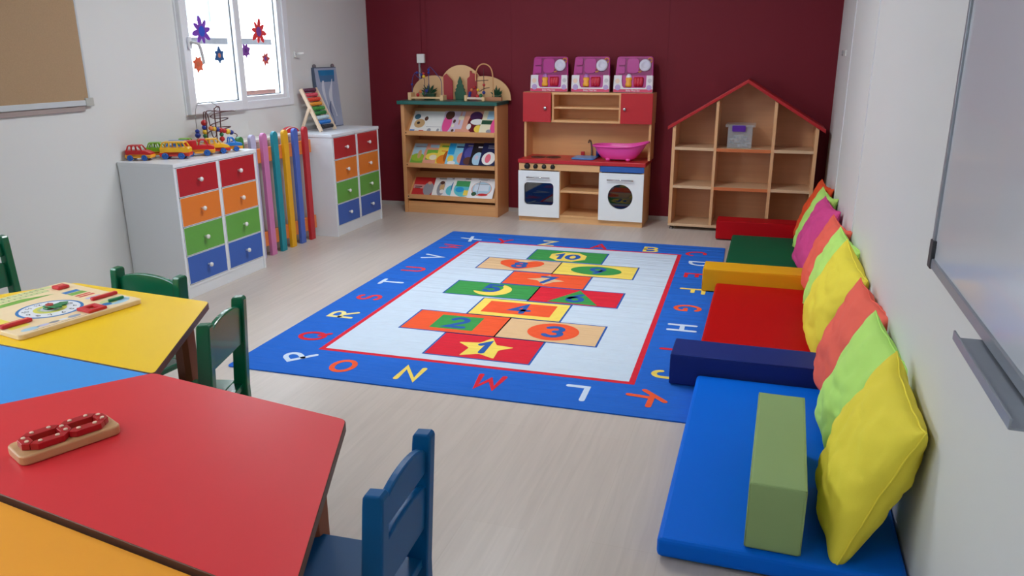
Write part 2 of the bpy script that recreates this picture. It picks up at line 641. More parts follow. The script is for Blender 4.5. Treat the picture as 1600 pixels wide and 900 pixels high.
# windows: outer frame, a projecting opening sash and a fixed sash
for k, (y0, y1, z0, z1) in enumerate(WINS):
    mid = y0 + 0.53
    mb = MB()
    a, b = XL - 0.07, XL + 0.012
    mb.box(a, b, y0 - 0.025, y0 + 0.035, z0 - 0.025, z1 + 0.025, PVC, 0.004)
    mb.box(a, b, y1 - 0.035, y1 + 0.025, z0 - 0.025, z1 + 0.025, PVC, 0.004)
    mb.box(a, b, y0 + 0.03, y1 - 0.03, z0 - 0.025, z0 + 0.03, PVC, 0.004)
    mb.box(a, b, y0 + 0.03, y1 - 0.03, z1 - 0.03, z1 + 0.025, PVC, 0.004)
    win = struct('window_%d' % (k + 1), mb)

    def sash(ya, yb, za, zb, xo, w, nm):
        m2 = MB()
        m2.box(XL - 0.05 + xo, XL + 0.02 + xo, ya, ya + w, za, zb, PVC, 0.006)
        m2.box(XL - 0.05 + xo, XL + 0.02 + xo, yb - w, yb, za, zb, PVC, 0.006)
        m2.box(XL - 0.05 + xo, XL + 0.02 + xo, ya + w - .004, yb - w + .004, za, za + w, PVC, 0.006)
        m2.box(XL - 0.05 + xo, XL + 0.02 + xo, ya + w - .004, yb - w + .004, zb - w, zb, PVC, 0.006)
        g = 0.006
        for (p, q, r, s_) in ((ya + w, ya + w + g, za + w, zb - w), (yb - w - g, yb - w, za + w, zb - w),
                              (ya + w, yb - w, za + w, za + w + g), (ya + w, yb - w, zb - w - g, zb - w)):
            m2.box(XL - 0.012 + xo, XL - 0.006 + xo, p, q, r, s_, GASKET)
        fr = m2.build(nm, win)
        m3 = MB()
        m3.box(XL - 0.016 + xo, XL - 0.012 + xo, ya + w - .01, yb - w + .01, za + w - .01, zb - w + .01, GLASS)
        m3.build('pane', win)
        return fr
    sash(y0 - 0.02, mid + 0.012, z0 - 0.02, z1 + 0.01, 0.022, 0.062, 'opening_sash')
    sash(mid + 0.012, y1 - 0.03, z0 + 0.005, z1 - 0.02, -0.02, 0.055, 'fixed_sash')
    m4 = MB()
    hy, hz = y0 + 0.018, z0 + 0.40
    m4.box(XL + 0.05, XL + 0.062, hy - 0.014, hy + 0.014, hz - 0.035, hz + 0.035, PVC, 0.004)
    m4.tube(spline([(XL + 0.06, hy, hz), (XL + 0.085, hy + .004, hz + 0.002), (XL + 0.095, hy + 0.03, hz - 0.01), (XL + 0.09, hy + 0.055, hz - 0.06), (XL + 0.088, hy + 0.068, hz - 0.12)]), 0.009,
            M('handle_satin', (196, 196, 198), 0.3, 0.02), 10)
    m4.build('handle', win)

# what lies outside: paved yard, low brick wall and a pale house front
mb = MB()
mb.box(-14, XL - 0.15, -8, 16, -0.35, -0.25, M('yard_concrete', (190, 186, 180), 0.9, 0.08, 2))
o = struct('yard_ground', mb)
tag(o, 'pale concrete yard seen outside the window', 'yard')
mb = MB()
HW = M('house_render', (236, 234, 230), 0.9, 0.03, 1.5)
mb.box(-10.3, -10, -6, 18, -0.25, 7.5, HW)
mb.box(-10, -9.93, -6, 18, 1.50, 1.61, M('ledge_grey', (44, 44, 48), 0.8, 0.7, 9))
house = thing('neighbour_house', 'pale rendered house front with a grey ledge seen outside through the window', 'building', (-10, 8, -0.25))
mb.build('wall', house, True)
for k, yy in enumerate((3.2, 6.6, 9.6, 11.9, 14.2)):
    m2 = MB()
    m2.box(-9.99, -9.96, yy, yy + .85, 1.9, 3.4, M('house_shutter', (98, 118, 120), 0.6, 0.35, 14))
    m2.box(-9.97, -9.93, yy - .06, yy, 1.85, 3.45, HW)
    m2.box(-9.97, -9.93, yy + .85, yy + .91, 1.85, 3.45, HW)
    m2.build('window', house, True)
mb = MB()
BR = M('brick_pinkish', (74, 44, 38), 0.9, 0.25, 9)
mb.box(-6.6, -6.4, 8.75, 10.6, -0.25, 0.87, BR)
mb.box(-6.64, -6.36, 8.7, 10.65, 0.87, 0.89, M('coping_pale', (200, 196, 190), 0.8, 0.08, 4))
o = mb.build('garden_wall', loc=(-6.5, 9.68, -0.25))
tag(o, 'low pinkish brick wall with pale coping outside the window', 'wall')


# ---------------------------------------------------------------- paper flowers on the panes
def flower(y, z, r, petals, col, mid, label, rot=0.0, ragged=0.22, thin=0.66):
    rnd = random.Random(int(r * 1e4) + petals)
    x = XL + 0.0105 if y < 4.57 else XL - 0.0315
    t = thing('paper_flower', label, 'paper flower', (x, y, z), group='paper flowers stuck on the window panes')
    mb = MB()
    pts = []
    for k in range(petals):
        a = rot + 2 * PI * k / petals
        R = r * (1 - ragged * rnd.random())
        w = PI / petals
        for (da, rr) in ((-0.98, thin * 0.80), (-0.62, 0.74), (-0.22, 0.95), (0.1, 1.0), (0.3, 0.93), (0.66, 0.72), (0.98, thin * 0.80)):
            pts.append((rr * R * math.cos(a + da * w), rr * R * math.sin(a + da * w)))
    mb.prism(pts, 'x', 0, 0.0012, col)
    mb.build('petals', t)
    m2 = MB()
    c2 = [(r * (.3 if r > .07 else .24) * math.cos(2 * PI * k / 12), r * (.34 if r > .07 else .26) * math.sin(2 * PI * k / 12)) for k in range(12)]
    m2.prism(c2, 'x', 0.0012, 0.0024, mid)
    m2.build('flower_center', t)


PP = M('paper_purple', (122, 66, 178), 0.8, 0.08, 30)
PB = M('paper_blue', (44, 84, 196), 0.8, 0.08, 30)
PR = M('paper_red', (232, 62, 62), 0.8, 0.08, 30)
PO = M('paper_orange', (226, 104, 70), 0.8, 0.08, 30)
PD = M('paper_deep_blue', (40, 86, 142), 0.8, 0.08, 30)
PV = M('paper_violet', (130, 72, 160), 0.8, 0.08, 30)
flower(4.222, 1.455, 0.094, 8, PP, PB, 'big purple paper flower with a blue centre on the left pane', 0.2)
flower(4.157, 1.262, 0.056, 7, PO, M('paper_rust', (204, 104, 70), .8), 'small orange paper flower low on the left pane', 0.1, 0.15, 0.95)
flower(4.365, 1.312, 0.058, 6, PD, M('paper_peach', (206, 140, 116), .8), 'small dark blue paper flower with a peach centre', 0.5, 0.2, 0.9)
flower(4.865, 1.468, 0.096, 8, PR, PV, 'big red paper flower with a purple centre on the right pane', 0.6)
flower(4.70, 1.342, 0.054, 7, PV, M('paper_plum', (96, 50, 130), .8), 'small purple paper flower low on the right pane', 0.3, 0.2, 0.9)
flower(4.915, 1.288, 0.056, 7, M('paper_brick', (206, 92, 82), .8), PV, 'small brick-red paper flower below the big red one', 0.0, 0.3, 0.8)

# ---------------------------------------------------------------- small fittings on the walls
ALU = M('brushed_aluminium', (178, 180, 184), 0.35, 0.05, 40, metal=0.75)
PLAST = M('plastic_white', (226, 226, 224), 0.35, 0.02)
t = thing('wall_latch', 'small white plastic latch on the wall right of the window', 'latch', (XL, 5.234, 1.316))
mb = MB()
mb.box(0, 0.012, -0.016, 0.016, -0.022, 0.022, PLAST, 0.004)
mb.build('base_plate', t)
mb = MB()
mb.tube([(0.01, 0, 0.004), (0.045, 0.0, 0.006), (0.075, 0.012, 0.008)], 0.008, PLAST, 10)
mb.build('peg', t)
t = thing('wall_hook', 'small grey ring hook on the right wall near the maroon corner', 'hook', (XR, 5.70, 1.31))
mb = MB()
mb.box(-0.008, 0, -0.03, 0.03, -0.02, 0.02, PLAST, 0.003)
mb.build('base_plate', t)
mb = MB()
mb.tube([(-0.022, p[0], p[1]) for p in arc(0, 0, 0.014, 0.014, 0, 345, 18)], 0.004, M('hook_grey', (150, 150, 150), 0.35, 0.03, metal=.3), 8)
mb.cyl((-0.024, 0, 0.014), (0, 0, 0.014), 0.003, PLAST, n=8)
mb.build('ring', t)
t = thing('wall_socket', 'white socket box with its conduit on the maroon wall above the bookcase', 'socket', (-2.88, YB, 1.24))
mb = MB()
mb.box(-0.035, 0.035, -0.03, 0, 0, 0.075, PLAST, 0.006)
mb.build('socket_box', t)
mb = MB()
mb.box(-0.026, -0.01, -0.014, 0, -0.33, 0.0, M('conduit_grey', (150, 142, 146), 0.4, 0.03), 0.002)
mb.box(-0.005, 0.003, -0.006, 0, 0.075, 1.2, MAROON)
mb.build('conduit', t)

# cork board
CKF = M('frame_pale', (196, 202, 206), 0.4, 0.03)
t = thing('cork_board', 'brown cork notice board in a silver frame on the left wall', 'notice board', (XL, 2.72, 1.08))
mb = MB()
mb.box(0, 0.014, -0.56, 0.56, 0.015, 0.85, M('cork', (170, 142, 110), 0.9, 0.12, 160, 0.2, 200))
mb.build('cork_sheet', t)
mb = MB()
mb.box(0, 0.02, -0.58, 0.575, -0.012, 0.016, CKF, 0.003)
mb.box(0, 0.02, -0.58, 0.575, 0.846, 0.872, CKF, 0.003)
mb.box(0, 0.016, 0.560, 0.572, 0, 0.86, CKF, 0.003)
mb.box(0, 0.016, -0.572, -0.560, 0, 0.86, CKF, 0.003)
mb.build('frame', t)
for sy, sz in ((1, 0), (-1, 0), (1, 0.86), (-1, 0.86)):
    mb = MB()
    mb.box(0, 0.023, sy * 0.56 - 0.026, sy * 0.56 + 0.026, sz - 0.016, sz + 0.026, M('corner_grey', (176, 178, 172), 0.5, 0.04), 0.003)
    mb.build('corner_cap', t)
mb = MB()
mb.box(0, 0.012, -0.5, 0.535, -0.04, -0.013, M('ledge_shade_brown', (164, 150, 146), 0.5, 0.04), 0.003)  # ledge below the frame, its shade put into the grey-brown colour
mb.build('ledge', t)

# whiteboard
t = thing('whiteboard', 'white dry-wipe board in a metal frame with a tray on the right wall', 'whiteboard', (XR, 1.45, 0.80))
mb = MB()
mb.box(-0.012, 0, -0.68, 0.68, 0.02, 1.18, M('whiteboard_enamel', (206, 212, 220), 0.16, 0.02, 2, coat=.3))
mb.build('board', t)
ALD = M('aluminium_grey', (158, 166, 176), 0.35, 0.05, 40, metal=0.5)
mb = MB()
mb.box(-0.018, 0, -0.69, 0.70, 0.0, 0.024, ALD, 0.002)
mb.box(-0.018, 0, -0.69, 0.70, 1.17, 1.194, ALD, 0.002)
mb.box(-0.018, 0, 0.680, 0.70, 0.0, 1.19, ALD, 0.002)
mb.box(-0.018, 0, -0.70, -0.680, 0.0, 1.19, ALD, 0.002)
mb.build('frame', t)
for sy, sz in ((1, 0), (-1, 0), (1, 1.13), (-1, 1.13)):
    mb = MB()
    mb.box(-0.021, 0, sy * 0.685 - 0.018, sy * 0.685 + 0.018, sz - 0.003, sz + 0.068, M('corner_black', (54, 58, 64), 0.45, 0.05), 0.003)
    mb.build('corner_cap', t)
mb = MB()
mb.box(-0.062, 0, -0.25, 0.145, -0.008, -0.004, ALD)
mb.box(-0.064, -0.060, -0.25, 0.145, -0.008, 0.010, ALD, 0.001)
mb.build('pen_tray', t)

# ================================================================ rug
t_rx, t_ry, t_rt = -2.1877, 2.6528, 0.0234
RB = rug_mat('rug_blue', (34, 104, 205))
RW = rug_mat('rug_ice', (202, 219, 236))
RR = rug_mat('rug_red', (218, 38, 58))
RO = rug_mat('rug_orange', (240, 92, 52))
RG = rug_mat('rug_green', (62, 152, 78))
RY = rug_mat('rug_yellow', (244, 218, 100))
RT = rug_mat('rug_tan', (224, 188, 144))
RL = rug_mat('rug_line_blue', (44, 92, 170))
RH = rug_mat('rug_letter_white', (205, 224, 246))
mb = MB()
T0 = 0.005
W, D = 2.032, 2.816
mb.prism(rrect(0, W, 0, D, 0.02, 4), 'z', 0, T0, RB)
LV = 0.00035


def sheet(pts, lev, m):
    mb.poly([(x, y, T0 + LV * lev) for x, y in pts], m)


def rect(x0, y0, x1, y1, lev, m):
    sheet([(x0, y0), (x1, y0), (x1, y1), (x0, y1)], lev, m)


rect(.288, .288, 1.754, 2.545, 1, RR)
rect(.313, .313, 1.728, 2.523, 2, RW)
tiles = [(.777, .375, 1.277, .665, RR), (.525, .669, 1.022, .962, RO), (1.022, .669, 1.520, .960, RT), (.777, .966, 1.277, 1.253, RY),
         (.521, 1.279, 1.026, 1.545, RG), (1.026, 1.265, 1.520, 1.545, RR), (.781, 1.555, 1.278, 1.832, RO),
         (.521, 1.845, 1.022, 2.125, RT), (1.022, 1.837, 1.522, 2.125, RY), (.776, 2.142, 1.276, 2.423, RG)]
for (x0, y0, x1, y1, m) in tiles:
    rect(x0 - .006, y0 - .006, x1 + .006, y1 + .006, 3, RL)
    rect(x0 + .004, y0 + .004, x1 - .004, y1 - .004, 4, m)
sheet(round_poly([(.883, .557), (.955, .497), (.942, .395), (1.024, .437), (1.107, .396), (1.098, .499), (1.16, .552), (1.07, .563), (1.025, .651), (.986, .573)], .012, 3), 5, RY)
rect(.665, .715, .892, .915, 5, RG)
sheet(arc(1.281, .815, .128, .122, 0, 358, 32), 5, RO)
rect(.834, 1.019, 1.21, 1.21, 5, RO)
sheet(arc(.775, 1.412, .112, .112, -158, 86, 22) + arc(.735, 1.445, .092, .088, 62, -122, 16), 5, RY)
sheet([(1.131, 1.285), (1.412, 1.279), (1.268, 1.53)], 5, RG)
sheet([(.904, 1.688), (.975, 1.668), (1.03, 1.59), (1.075, 1.655), (1.137, 1.69), (1.07, 1.72), (1.021, 1.797), (.975, 1.72)], 5, RT)
hp = round_poly([(.775, 1.872), (.905, 1.975), (.925, 2.05), (.895, 2.098), (.845, 2.105), (.775, 2.04), (.705, 2.105), (.655, 2.098), (.625, 2.05), (.645, 1.975)], .025, 4)
sheet(hp, 5, RO)
sheet(arc(1.274, 1.978, .16, .1, 0, 354, 30), 5, RG)
sheet([(1.028 + .128 * math.cos(math.radians(22.5 + 45 * k)) * (1 + .05 * (k % 2)), 2.272 + .128 * math.sin(math.radians(22.5 + 45 * k))) for k in range(8)], 5, RY)
for ch, x, y, h in (('1', 1.022, .52, .125), ('2', .785, .815, .135), ('3', 1.285, .815, .135), ('4', 1.03, 1.115, .13), ('5', .765, 1.44, .13),
                    ('6', 1.27, 1.382, .125), ('7', 1.025, 1.693, .12), ('8', .775, 1.985, .12), ('9', 1.28, 1.98, .125), ('1', .972, 2.27, .12), ('0', 1.06, 2.27, .12)):
    glyph(mb, ch, x, y, h, 0, .032, T0 + LV * 6, RL, 1.08)
WH, RE, YE = RH, RR, RY
cream = rug_mat('rug_letter_cream', (238, 226, 150))
pink = rug_mat('rug_letter_red', (222, 62, 76))
letters = [('X', .223, 2.60, 45, WH), ('Y', .476, 2.59, 0, RE), ('Z', .804, 2.625, 0, cream), ('A', 1.178, 2.625, 0, RE), ('B', 1.537, 2.631, 0, YE),
           ('C', 1.845, 2.594, -60, RE), ('D', 1.889, 2.335, -90, WH), ('E', 1.886, 2.037, -90, RE), ('F', 1.885, 1.70, -90, YE), ('G', 1.885, 1.375, -90, RO),
           ('H', 1.883, 1.05, -90, WH), ('I', 1.88, .737, -90, RE), ('J', 1.88, .424, -90, YE), ('K', 1.819, .172, -135, RO), ('L', 1.535, .145, 180, WH),
           ('M', 1.171, .151, 180, RE), ('N', .816, .142, 180, YE), ('O', .500, .139, 180, RO), ('P', .245, .2, 138, WH), ('Q', .170, .438, 90, RE),
           ('R', .156, .775, 90, cream), ('S', .151, 1.085, 90, pink), ('T', .145, 1.402, 90, WH), ('U', .154, 1.708, 90, pink), ('V', .152, 2.04, 90, WH), ('W', .165, 2.345, 90, pink)]
for i, (ch, x, y, a, m) in enumerate(letters):
    glyph(mb, ch, x, y, .125, math.radians(a), .024, T0 + LV * 2 + 0.0001, m, 1.15)
mb.move(Matrix.Translation((t_rx, t_ry, 0.0005)) @ Matrix.Rotation(t_rt, 4, 'Z'))
rug = mb.build('rug', loc=(t_rx, t_ry, 0.0005))
tag(rug, 'blue alphabet rug with a hopscotch of numbered tiles on the floor', 'rug')

# ================================================================ soft play corner
FZ = 0.0085


def vinyl(name, rgb):
    return M(name, rgb, 0.5, 0.03, 7, 0.05, 260, spec=.12)


def mat_pad(x0, x1, y0, y1, m, label):
    mb = MB()
    mb.box(x0, x1, y0, y1, FZ, FZ + 0.06, m, 0.014, 3)
    o = mb.build('floor_mat', loc=((x0 + x1) / 2, (y0 + y1) / 2, FZ))
    for f in o.data.polygons:
        f.use_smooth = False
    tag(o, label, 'mat', 'padded floor mats along the right wall')


mat_pad(-0.195, 0.425, 1.85, 3.02, vinyl('vinyl_bright_blue', (0, 106, 224)), 'bright blue padded floor mat nearest the camera')
mat_pad(-0.215, 0.425, 3.235, 4.40, vinyl('vinyl_red', (182, 8, 12)), 'red padded floor mat between the navy and yellow blocks')
mat_pad(-0.190, 0.425, 4.60, 5.69, vinyl('vinyl_green', (0, 92, 62)), 'dark green padded floor mat in front of the red block')


def block(x0, x1, y0, y1, z0, z1, m, label, rz=0):
    c = ((x0 + x1) / 2, (y0 + y1) / 2, z0)
    t = thing('foam_block', label, 'foam block', c, rz, 'padded foam blocks among the floor mats')
    a, b, h = (x1 - x0) / 2, (y1 - y0) / 2, z1 - z0
    mb = MB()
    mb.box(-a, a, -b, b, 0, h, m, 0.008, 3)
    mb.build('cover', t)
    mb = MB()
    for sx, sy in ((-1, -1), (1, -1), (1, 1), (-1, 1)):
        mb.cyl((sx * (a - .0025), sy * (b - .0025), .006), (sx * (a - .0025), sy * (b - .0025), h - .006), .0024, m, n=6)
    mb.tube([(-a + .003, -b + .003, h - .003), (a - .003, -b + .003, h - .003), (a - .003, b - .003, h - .003), (-a + .003, b - .003, h - .003)], .0024, m, 6, True)
    mb.build('piping', t)


block(-0.307, 0.30, 3.028, 3.222, FZ, 0.142, vinyl('vinyl_navy', (30, 48, 118)), 'navy blue foam block between the blue and red mats', 0)
block(-0.293, 0.30, 4.41, 4.59, FZ, 0.142, vinyl('vinyl_yellow', (224, 164, 28)), 'yellow foam block between the red and green mats', 0)
block(-0.311, 0.30, 5.775, 5.95, FZ, 0.145, vinyl('vinyl_dark_red', (176, 12, 24)), 'dark red foam block in front of the house shelf', 0)
block(0.034, 0.176, 1.872, 2.465, FZ + .061, 0.263, vinyl('vinyl_olive', (146, 172, 116)), 'olive green foam block standing on the bright blue mat', -0.02)


def cushion(loc, w, h, th, lean, yaw, roll, m, label, seed, zipper=False):
    """square cushion leaning on the right wall; loc = middle of its lower edge"""
    T = Matrix.Translation(loc) @ Matrix.Rotation(yaw, 4, 'Z') @ Matrix.Rotation(lean, 4, 'Y') @ Matrix.Translation((0, 0, h / 2)) @ Matrix.Rotation(roll, 4, 'X')
    t = thing('cushion', label, 'cushion', group='cushions leaning on the right wall', mat=Matrix.Translation(loc))
    T = Matrix.Translation(-Vector(loc)) @ T

    def pt(u, v, side):
        cu, cv = 1 - u * u, 1 - v * v
        y = w / 2 * u * (1 - 0.085 * cv * abs(u) ** 3)
        z = h / 2 * v * (1 - 0.085 * cu * abs(v) ** 3)
        prof = (max(cu, 0) * max(cv, 0)) ** 0.42
        x = side * th / 2 * prof
        e = max(abs(u), abs(v))
        p = Vector((u * 2.3 + seed * 7.1, v * 2.3 + seed * 3.3, side * 2 + seed))
        fold = noise.noise(p) * 0.010 + noise.noise(p * 2.2) * 0.002
        radial = math.sin(9 * math.atan2(v, u) + 5 * noise.noise(p * 0.7)) * 0.0045 * (e ** 2) * (1 - e ** 8)
        ridge = (abs(noise.noise(Vector((u * 1.7 + v * .9 + seed, v * 3.0 - u * .8 - seed, 4.2)))) ** .8 * 0.020 - .008) * prof ** .5
        ridge += (abs(noise.noise(Vector((u * 3.7 - v * 1.9 + seed, v * 4.6 + u * .8 - seed, 1.2)))) ** .8 * 0.005 - .002) * prof ** .5
        x += side * (fold + ridge) * prof ** 0.6 + side * radial * prof ** 0.5
        y += noise.noise(Vector((v * 3 + seed, seed, 1.7))) * 0.008 * abs(u)
        z += noise.noise(Vector((u * 3 - seed, seed, 9.2))) * 0.008 * abs(v)
        z -= 0.012 * (1 - abs(v)) * cu
        return T @ Vector((x, y, z))
    N = 44
    mb = MB()
    bm = mb.bm
    k = mb.mi(m)

    def cr(i):
        q = -1 + 2 * i / N
        return math.sin(q * PI / 2) * 0.6 + q * 0.4
    F = [[bm.verts.new(pt(cr(i), cr(j), -1)) for j in range(N + 1)] for i in range(N + 1)]
    B = [[F[i][j] if i in (0, N) or j in (0, N) else bm.verts.new(pt(cr(i), cr(j), 1)) for j in range(N + 1)] for i in range(N + 1)]
    for i in range(N):
        for j in range(N):
            for G, fl in ((F, 1), (B, 0)):
                q = (G[i][j], G[i + 1][j], G[i + 1][j + 1], G[i][j + 1])
                f = bm.faces.new(q if not fl else q[::-1])
                f.material_index = k
                f.smooth = True
    bmesh.ops.recalc_face_normals(bm, faces=bm.faces)
    mb.build('cover', t)
    ring = [pt(cr(i), -1, 1) for i in range(N)] + [pt(1, cr(j), 1) for j in range(N)] + [pt(cr(N - i), 1, 1) for i in range(N)] + [pt(-1, cr(N - j), 1) for j in range(N)]
    m2 = MB()
    m2.tube(ring, 0.0028, m, 6, True)
    m2.build('seam', t)
    if zipper:
        m3 = MB()
        p = pt(-0.985, -0.99, 1)
        m3.box(p.x - .004, p.x + .004, p.y - .014, p.y + .004, p.z - .012, p.z - .007, M('zip_metal', (176, 170, 160), .3, .04, metal=.8), .001)
        m3.build('zip_pull', t)


CY = M('fabric_yellow', (238, 222, 72), 0.75, 0.05, 9, 0.12, 420, spec=.25)
CL = M('fabric_lime', (188, 236, 120), 0.75, 0.05, 9, 0.12, 420, spec=.25)
CC = M('fabric_coral', (240, 106, 88), 0.75, 0.05, 9, 0.12, 420, spec=.25)
CP = M('fabric_pink', (214, 74, 142), 0.75, 0.05, 9, 0.12, 420, spec=.25)
CO = M('fabric_orange', (240, 88, 46), 0.75, 0.05, 9, 0.12, 420, spec=.25)
MZ = FZ + 0.062
cushion((0.248, 2.06, MZ), .43, .455, .17, 0.33, 0.06, 0.10, CY, 'yellow cushion nearest the camera, beside the olive block', 1, True)
cushion((0.272, 2.50, MZ), .44, .43, .15, 0.34, 0.16, 0.08, CL, 'lime green cushion over the blue mat, just behind the nearest yellow cushion', 2)
cushion((0.280, 2.92, MZ), .44, .43, .14, 0.32, 0.16, 0.04, CC, 'coral cushion leaning at the inner end of the navy block', 3)
cushion((0.262, 3.47, MZ), .45, .44, .17, 0.30, 0.15, 0.16, CY, 'yellow cushion on the red mat, second yellow from the camera', 4)
cushion((0.272, 3.88, MZ), .43, .43, .14, 0.32, 0.16, 0.06, CL, 'lime green cushion tucked behind the yellow one on the red mat', 5)
cushion((0.270, 4.28, MZ), .43, .42, .13, 0.32, 0.14, 0.0, CC, 'coral cushion leaning at the inner end of the yellow block', 6)
cushion((0.235, 4.82, MZ), .44, .43, .14, 0.36, 0.14, 0.04, CP, 'pink cushion over the dark green mat', 7)
cushion((0.245, 5.20, MZ), .42, .43, .12, 0.36, 0.16, 0.02, CL, 'lime green cushion farthest from the camera, behind the pink one', 8)
cushion((0.250, 5.56, MZ), .42, .43, .11, 0.36, 0.12, 0.0, CO, 'bright orange cushion at the far end of the row', 9)

# ================================================================ drawer cabinets
LAM = M('laminate_white', (226, 231, 236), 0.38, 0.012, 5)
KNOB = M('knob_white', (232, 232, 230), 0.25, 0.02)
DRC = [M('drawer_blue', (52, 96, 182), 0.4, 0.03), M('drawer_green', (98, 166, 66), 0.4, 0.03),
       M('drawer_orange', (228, 124, 38), 0.4, 0.03), M('drawer_red', (178, 26, 38), 0.4, 0.03)]
CNAME = ['blue', 'green', 'orange', 'red']
XC = -3.0126
CH = 0.7578


def cabinet(y0, label):
    w = 0.7253
    t = thing('drawer_cabinet', label, 'cabinet', (-3.19, y0 + w / 2, 0), 0, 'white drawer cabinets along the left wall')
    x0 = XL + 0.006
    xf = XC - 0.016
    mb = MB()
    e = .018
    mb.box(x0, XC, y0, y0 + e, 0, CH - .022, LAM, .001, 1)
    mb.box(x0, XC, y0 + w - e, y0 + w, 0, CH - .022, LAM, .001, 1)
    mb.box(x0, XC + .004, y0 - .003, y0 + w + .003, CH - .022, CH, LAM, .0015, 1)
    mb.box(x0, x0 + .008, y0 + e, y0 + w - e, 0.05, CH - .022, LAM)
    mb.box(x0, XC - .003, y0 + e, y0 + w - e, 0.062, 0.078, LAM)
    mb.box(x0, XC - .001, y0 + w / 2 - .010, y0 + w / 2 + .010, 0.07, CH - .022, LAM)
    mb.build('body', t, True)
    mb = MB()
    mb.box(XC - .03, XC - .006, y0 + e, y0 + w - e, 0, 0.062, LAM, .001, 1)
    mb.box(XC - .006, XC - .003, y0 + w / 2 - .02, y0 + w / 2 + .02, 0, 0.014, LAM)
    mb.build('plinth', t, True)
    dh = (CH - .022 - .08) / 4
    for c in range(2):
        ya = y0 + e + .003 if c == 0 else y0 + w / 2 + .012
        yb = y0 + w / 2 - .012 if c == 0 else y0 + w - e - .003
        for k in range(4):
            za = .081 + dh * k
            zb = za + dh - .004
            mb = MB()
            mb.box(XC - .014, XC, ya + .002, yb - .002, za + .002, zb - .002, DRC[k], .001, 1)
            for (p, q, r, s_) in ((ya, ya + .003, za, zb), (yb - .003, yb, za, zb), (ya, yb, za, za + .003), (ya, yb, zb - .003, zb)):
                mb.box(XC - .0145, XC + .0004, p, q, r, s_, LAM)
            mb.box(x0 + .04, XC - .014, ya + .012, yb - .012, za + .01, zb - .03, LAM)
            d = mb.build('drawer', t, True)
            d['label'] = CNAME[k] + ' drawer front'
            mb = MB()
            yc, zc = (ya + yb) / 2, (za + zb) / 2
            mb.lathe([(0.0001, 0), (.006, 0), (.006, .010), (.010, .015), (.0135, .021), (.012, .027), (.005, .031), (0, .0315)], (XC, yc, zc), KNOB, 18, 'x')
            mb.build('knob', d, True)


cabinet(3.4153, 'white eight-drawer cabinet nearer the camera, with toy cars on its top')
cabinet(5.0477, 'white eight-drawer cabinet in the far left corner, with a bead abacus on its top')

# ================================================================ picket fence
t = thing('picket_fence', 'low play fence of coloured round-topped pickets between the two cabinets', 'fence', (-3.19, 4.56, 0))
RAIL = M('rail_orange_wood', (222, 128, 66), 0.5, 0.12, 6, stretch=(22, 1.2, 22))
for (z0, z1) in ((.068, .165), (.629, .723)):
    mb = MB()
    mb.box(-3.200, -3.177, 4.15, 5.03, z0, z1, RAIL, .003)
    mb.build('rail', t, True)
for yc, col, nm in ((4.197, (64, 130, 70), 'green'), (4.322, (188, 184, 214), 'pale lavender'), (4.4445, (206, 124, 176), 'pink'), (4.566, (22, 142, 158), 'teal'), (4.686, (232, 172, 24), 'yellow'),
                    (4.808, (74, 104, 190), 'blue'), (4.936, (190, 38, 46), 'red')):
    mb = MB()
    w = .0275
    pts = [(yc - w, 0.0), (yc + w, 0.0)] + [(yc + w * math.cos(math.radians(a)), .796 + .027 * math.sin(math.radians(a))) for a in range(0, 181, 15)]
    mb.prism(pts, 'x', -3.1765, -3.152, M('picket_' + nm.replace(' ', '_'), col, .45, .04, 8), .0025, 2)
    o = mb.build('picket', t, True)
    o['label'] = nm + ' picket'
# things half hidden behind the fence
t = thing('storage_box', 'white box standing behind the picket fence, only its top showing', 'box', (-3.30, 4.63, 0))
mb = MB()
mb.box(-3.375, -3.235, 4.24, 5.02, 0, .755, M('cardboard_white', (216, 212, 206), .6, .04), .004)
mb.build('body', t, True)
mb = MB()
mb.box(-3.379, -3.230, 4.235, 5.025, .755, .778, M('cardboard_lid', (232, 228, 222), .55, .03), .004)
mb.build('lid', t, True)
t = thing('arched_panel', 'red arched toy panel peeking out above the fence behind the yellow and blue pickets', 'toy', (-3.29, 4.98, .778))
mb = MB()
mb.prism([(4.846, .778), (5.04, .778)] + arc(4.943, .778, .097, .042, 0, 180, 18)[0:], 'x', -3.30, -3.27, M('toy_red', (206, 30, 44), .4, .04), .004)
mb.build('panel', t, True)
mb = MB()
mb.tube([(-3.268, 4.85 + .0, .782)] + [(-3.268, p[0], p[1]) for p in arc(4.943, .78, .09, .036, 175, 5, 16)], .003, M('toy_white', (236, 230, 224), .4, .02), 6)
mb.build('edge_trim', t, True)

# ================================================================ bookcase
BX = wood('beech_x', (214, 158, 104), 'x')
BZ = wood('beech_z', (208, 150, 98), 'z')
GRN = M('laminate_green', (22, 92, 84), 0.3, 0.04)
bk = thing('bookcase', 'low beech display bookcase with a green top against the maroon wall', 'bookcase', (-2.53, 6.22, 0))
yb0, yb1 = 6.08, YB - 0.014
mb = MB()
mb.box(-2.953, -2.921, yb0, yb1, 0, .913, BZ, .002)
mb.build('side_panel', bk, True)
mb = MB()
mb.box(-2.123, -2.099, yb0, yb1, 0, .913, BZ, .002)
mb.build('side_panel', bk, True)
mb = MB()
mb.box(-2.921, -2.123, yb1 - .01, yb1, 0.02, .913, wood('beech_back', (176, 112, 72), 'x'))
mb.build('back_panel', bk, True)
mb = MB()
mb.box(-2.978, -2.092, yb0 - .022, yb1, .913, .943, GRN, .004)
mb.build('top', bk, True)
mb = MB()
mb.box(-2.921, -2.123, yb0 + .012, yb0 + .028, 0, .084, BX, .001)
mb.box(-2.921, -2.123, yb0 + .02, yb1 - .01, .084, .098, BX)
mb.build('plinth', bk, True)
SHZ = (.121, .392, .660)
TL = math.radians(47)
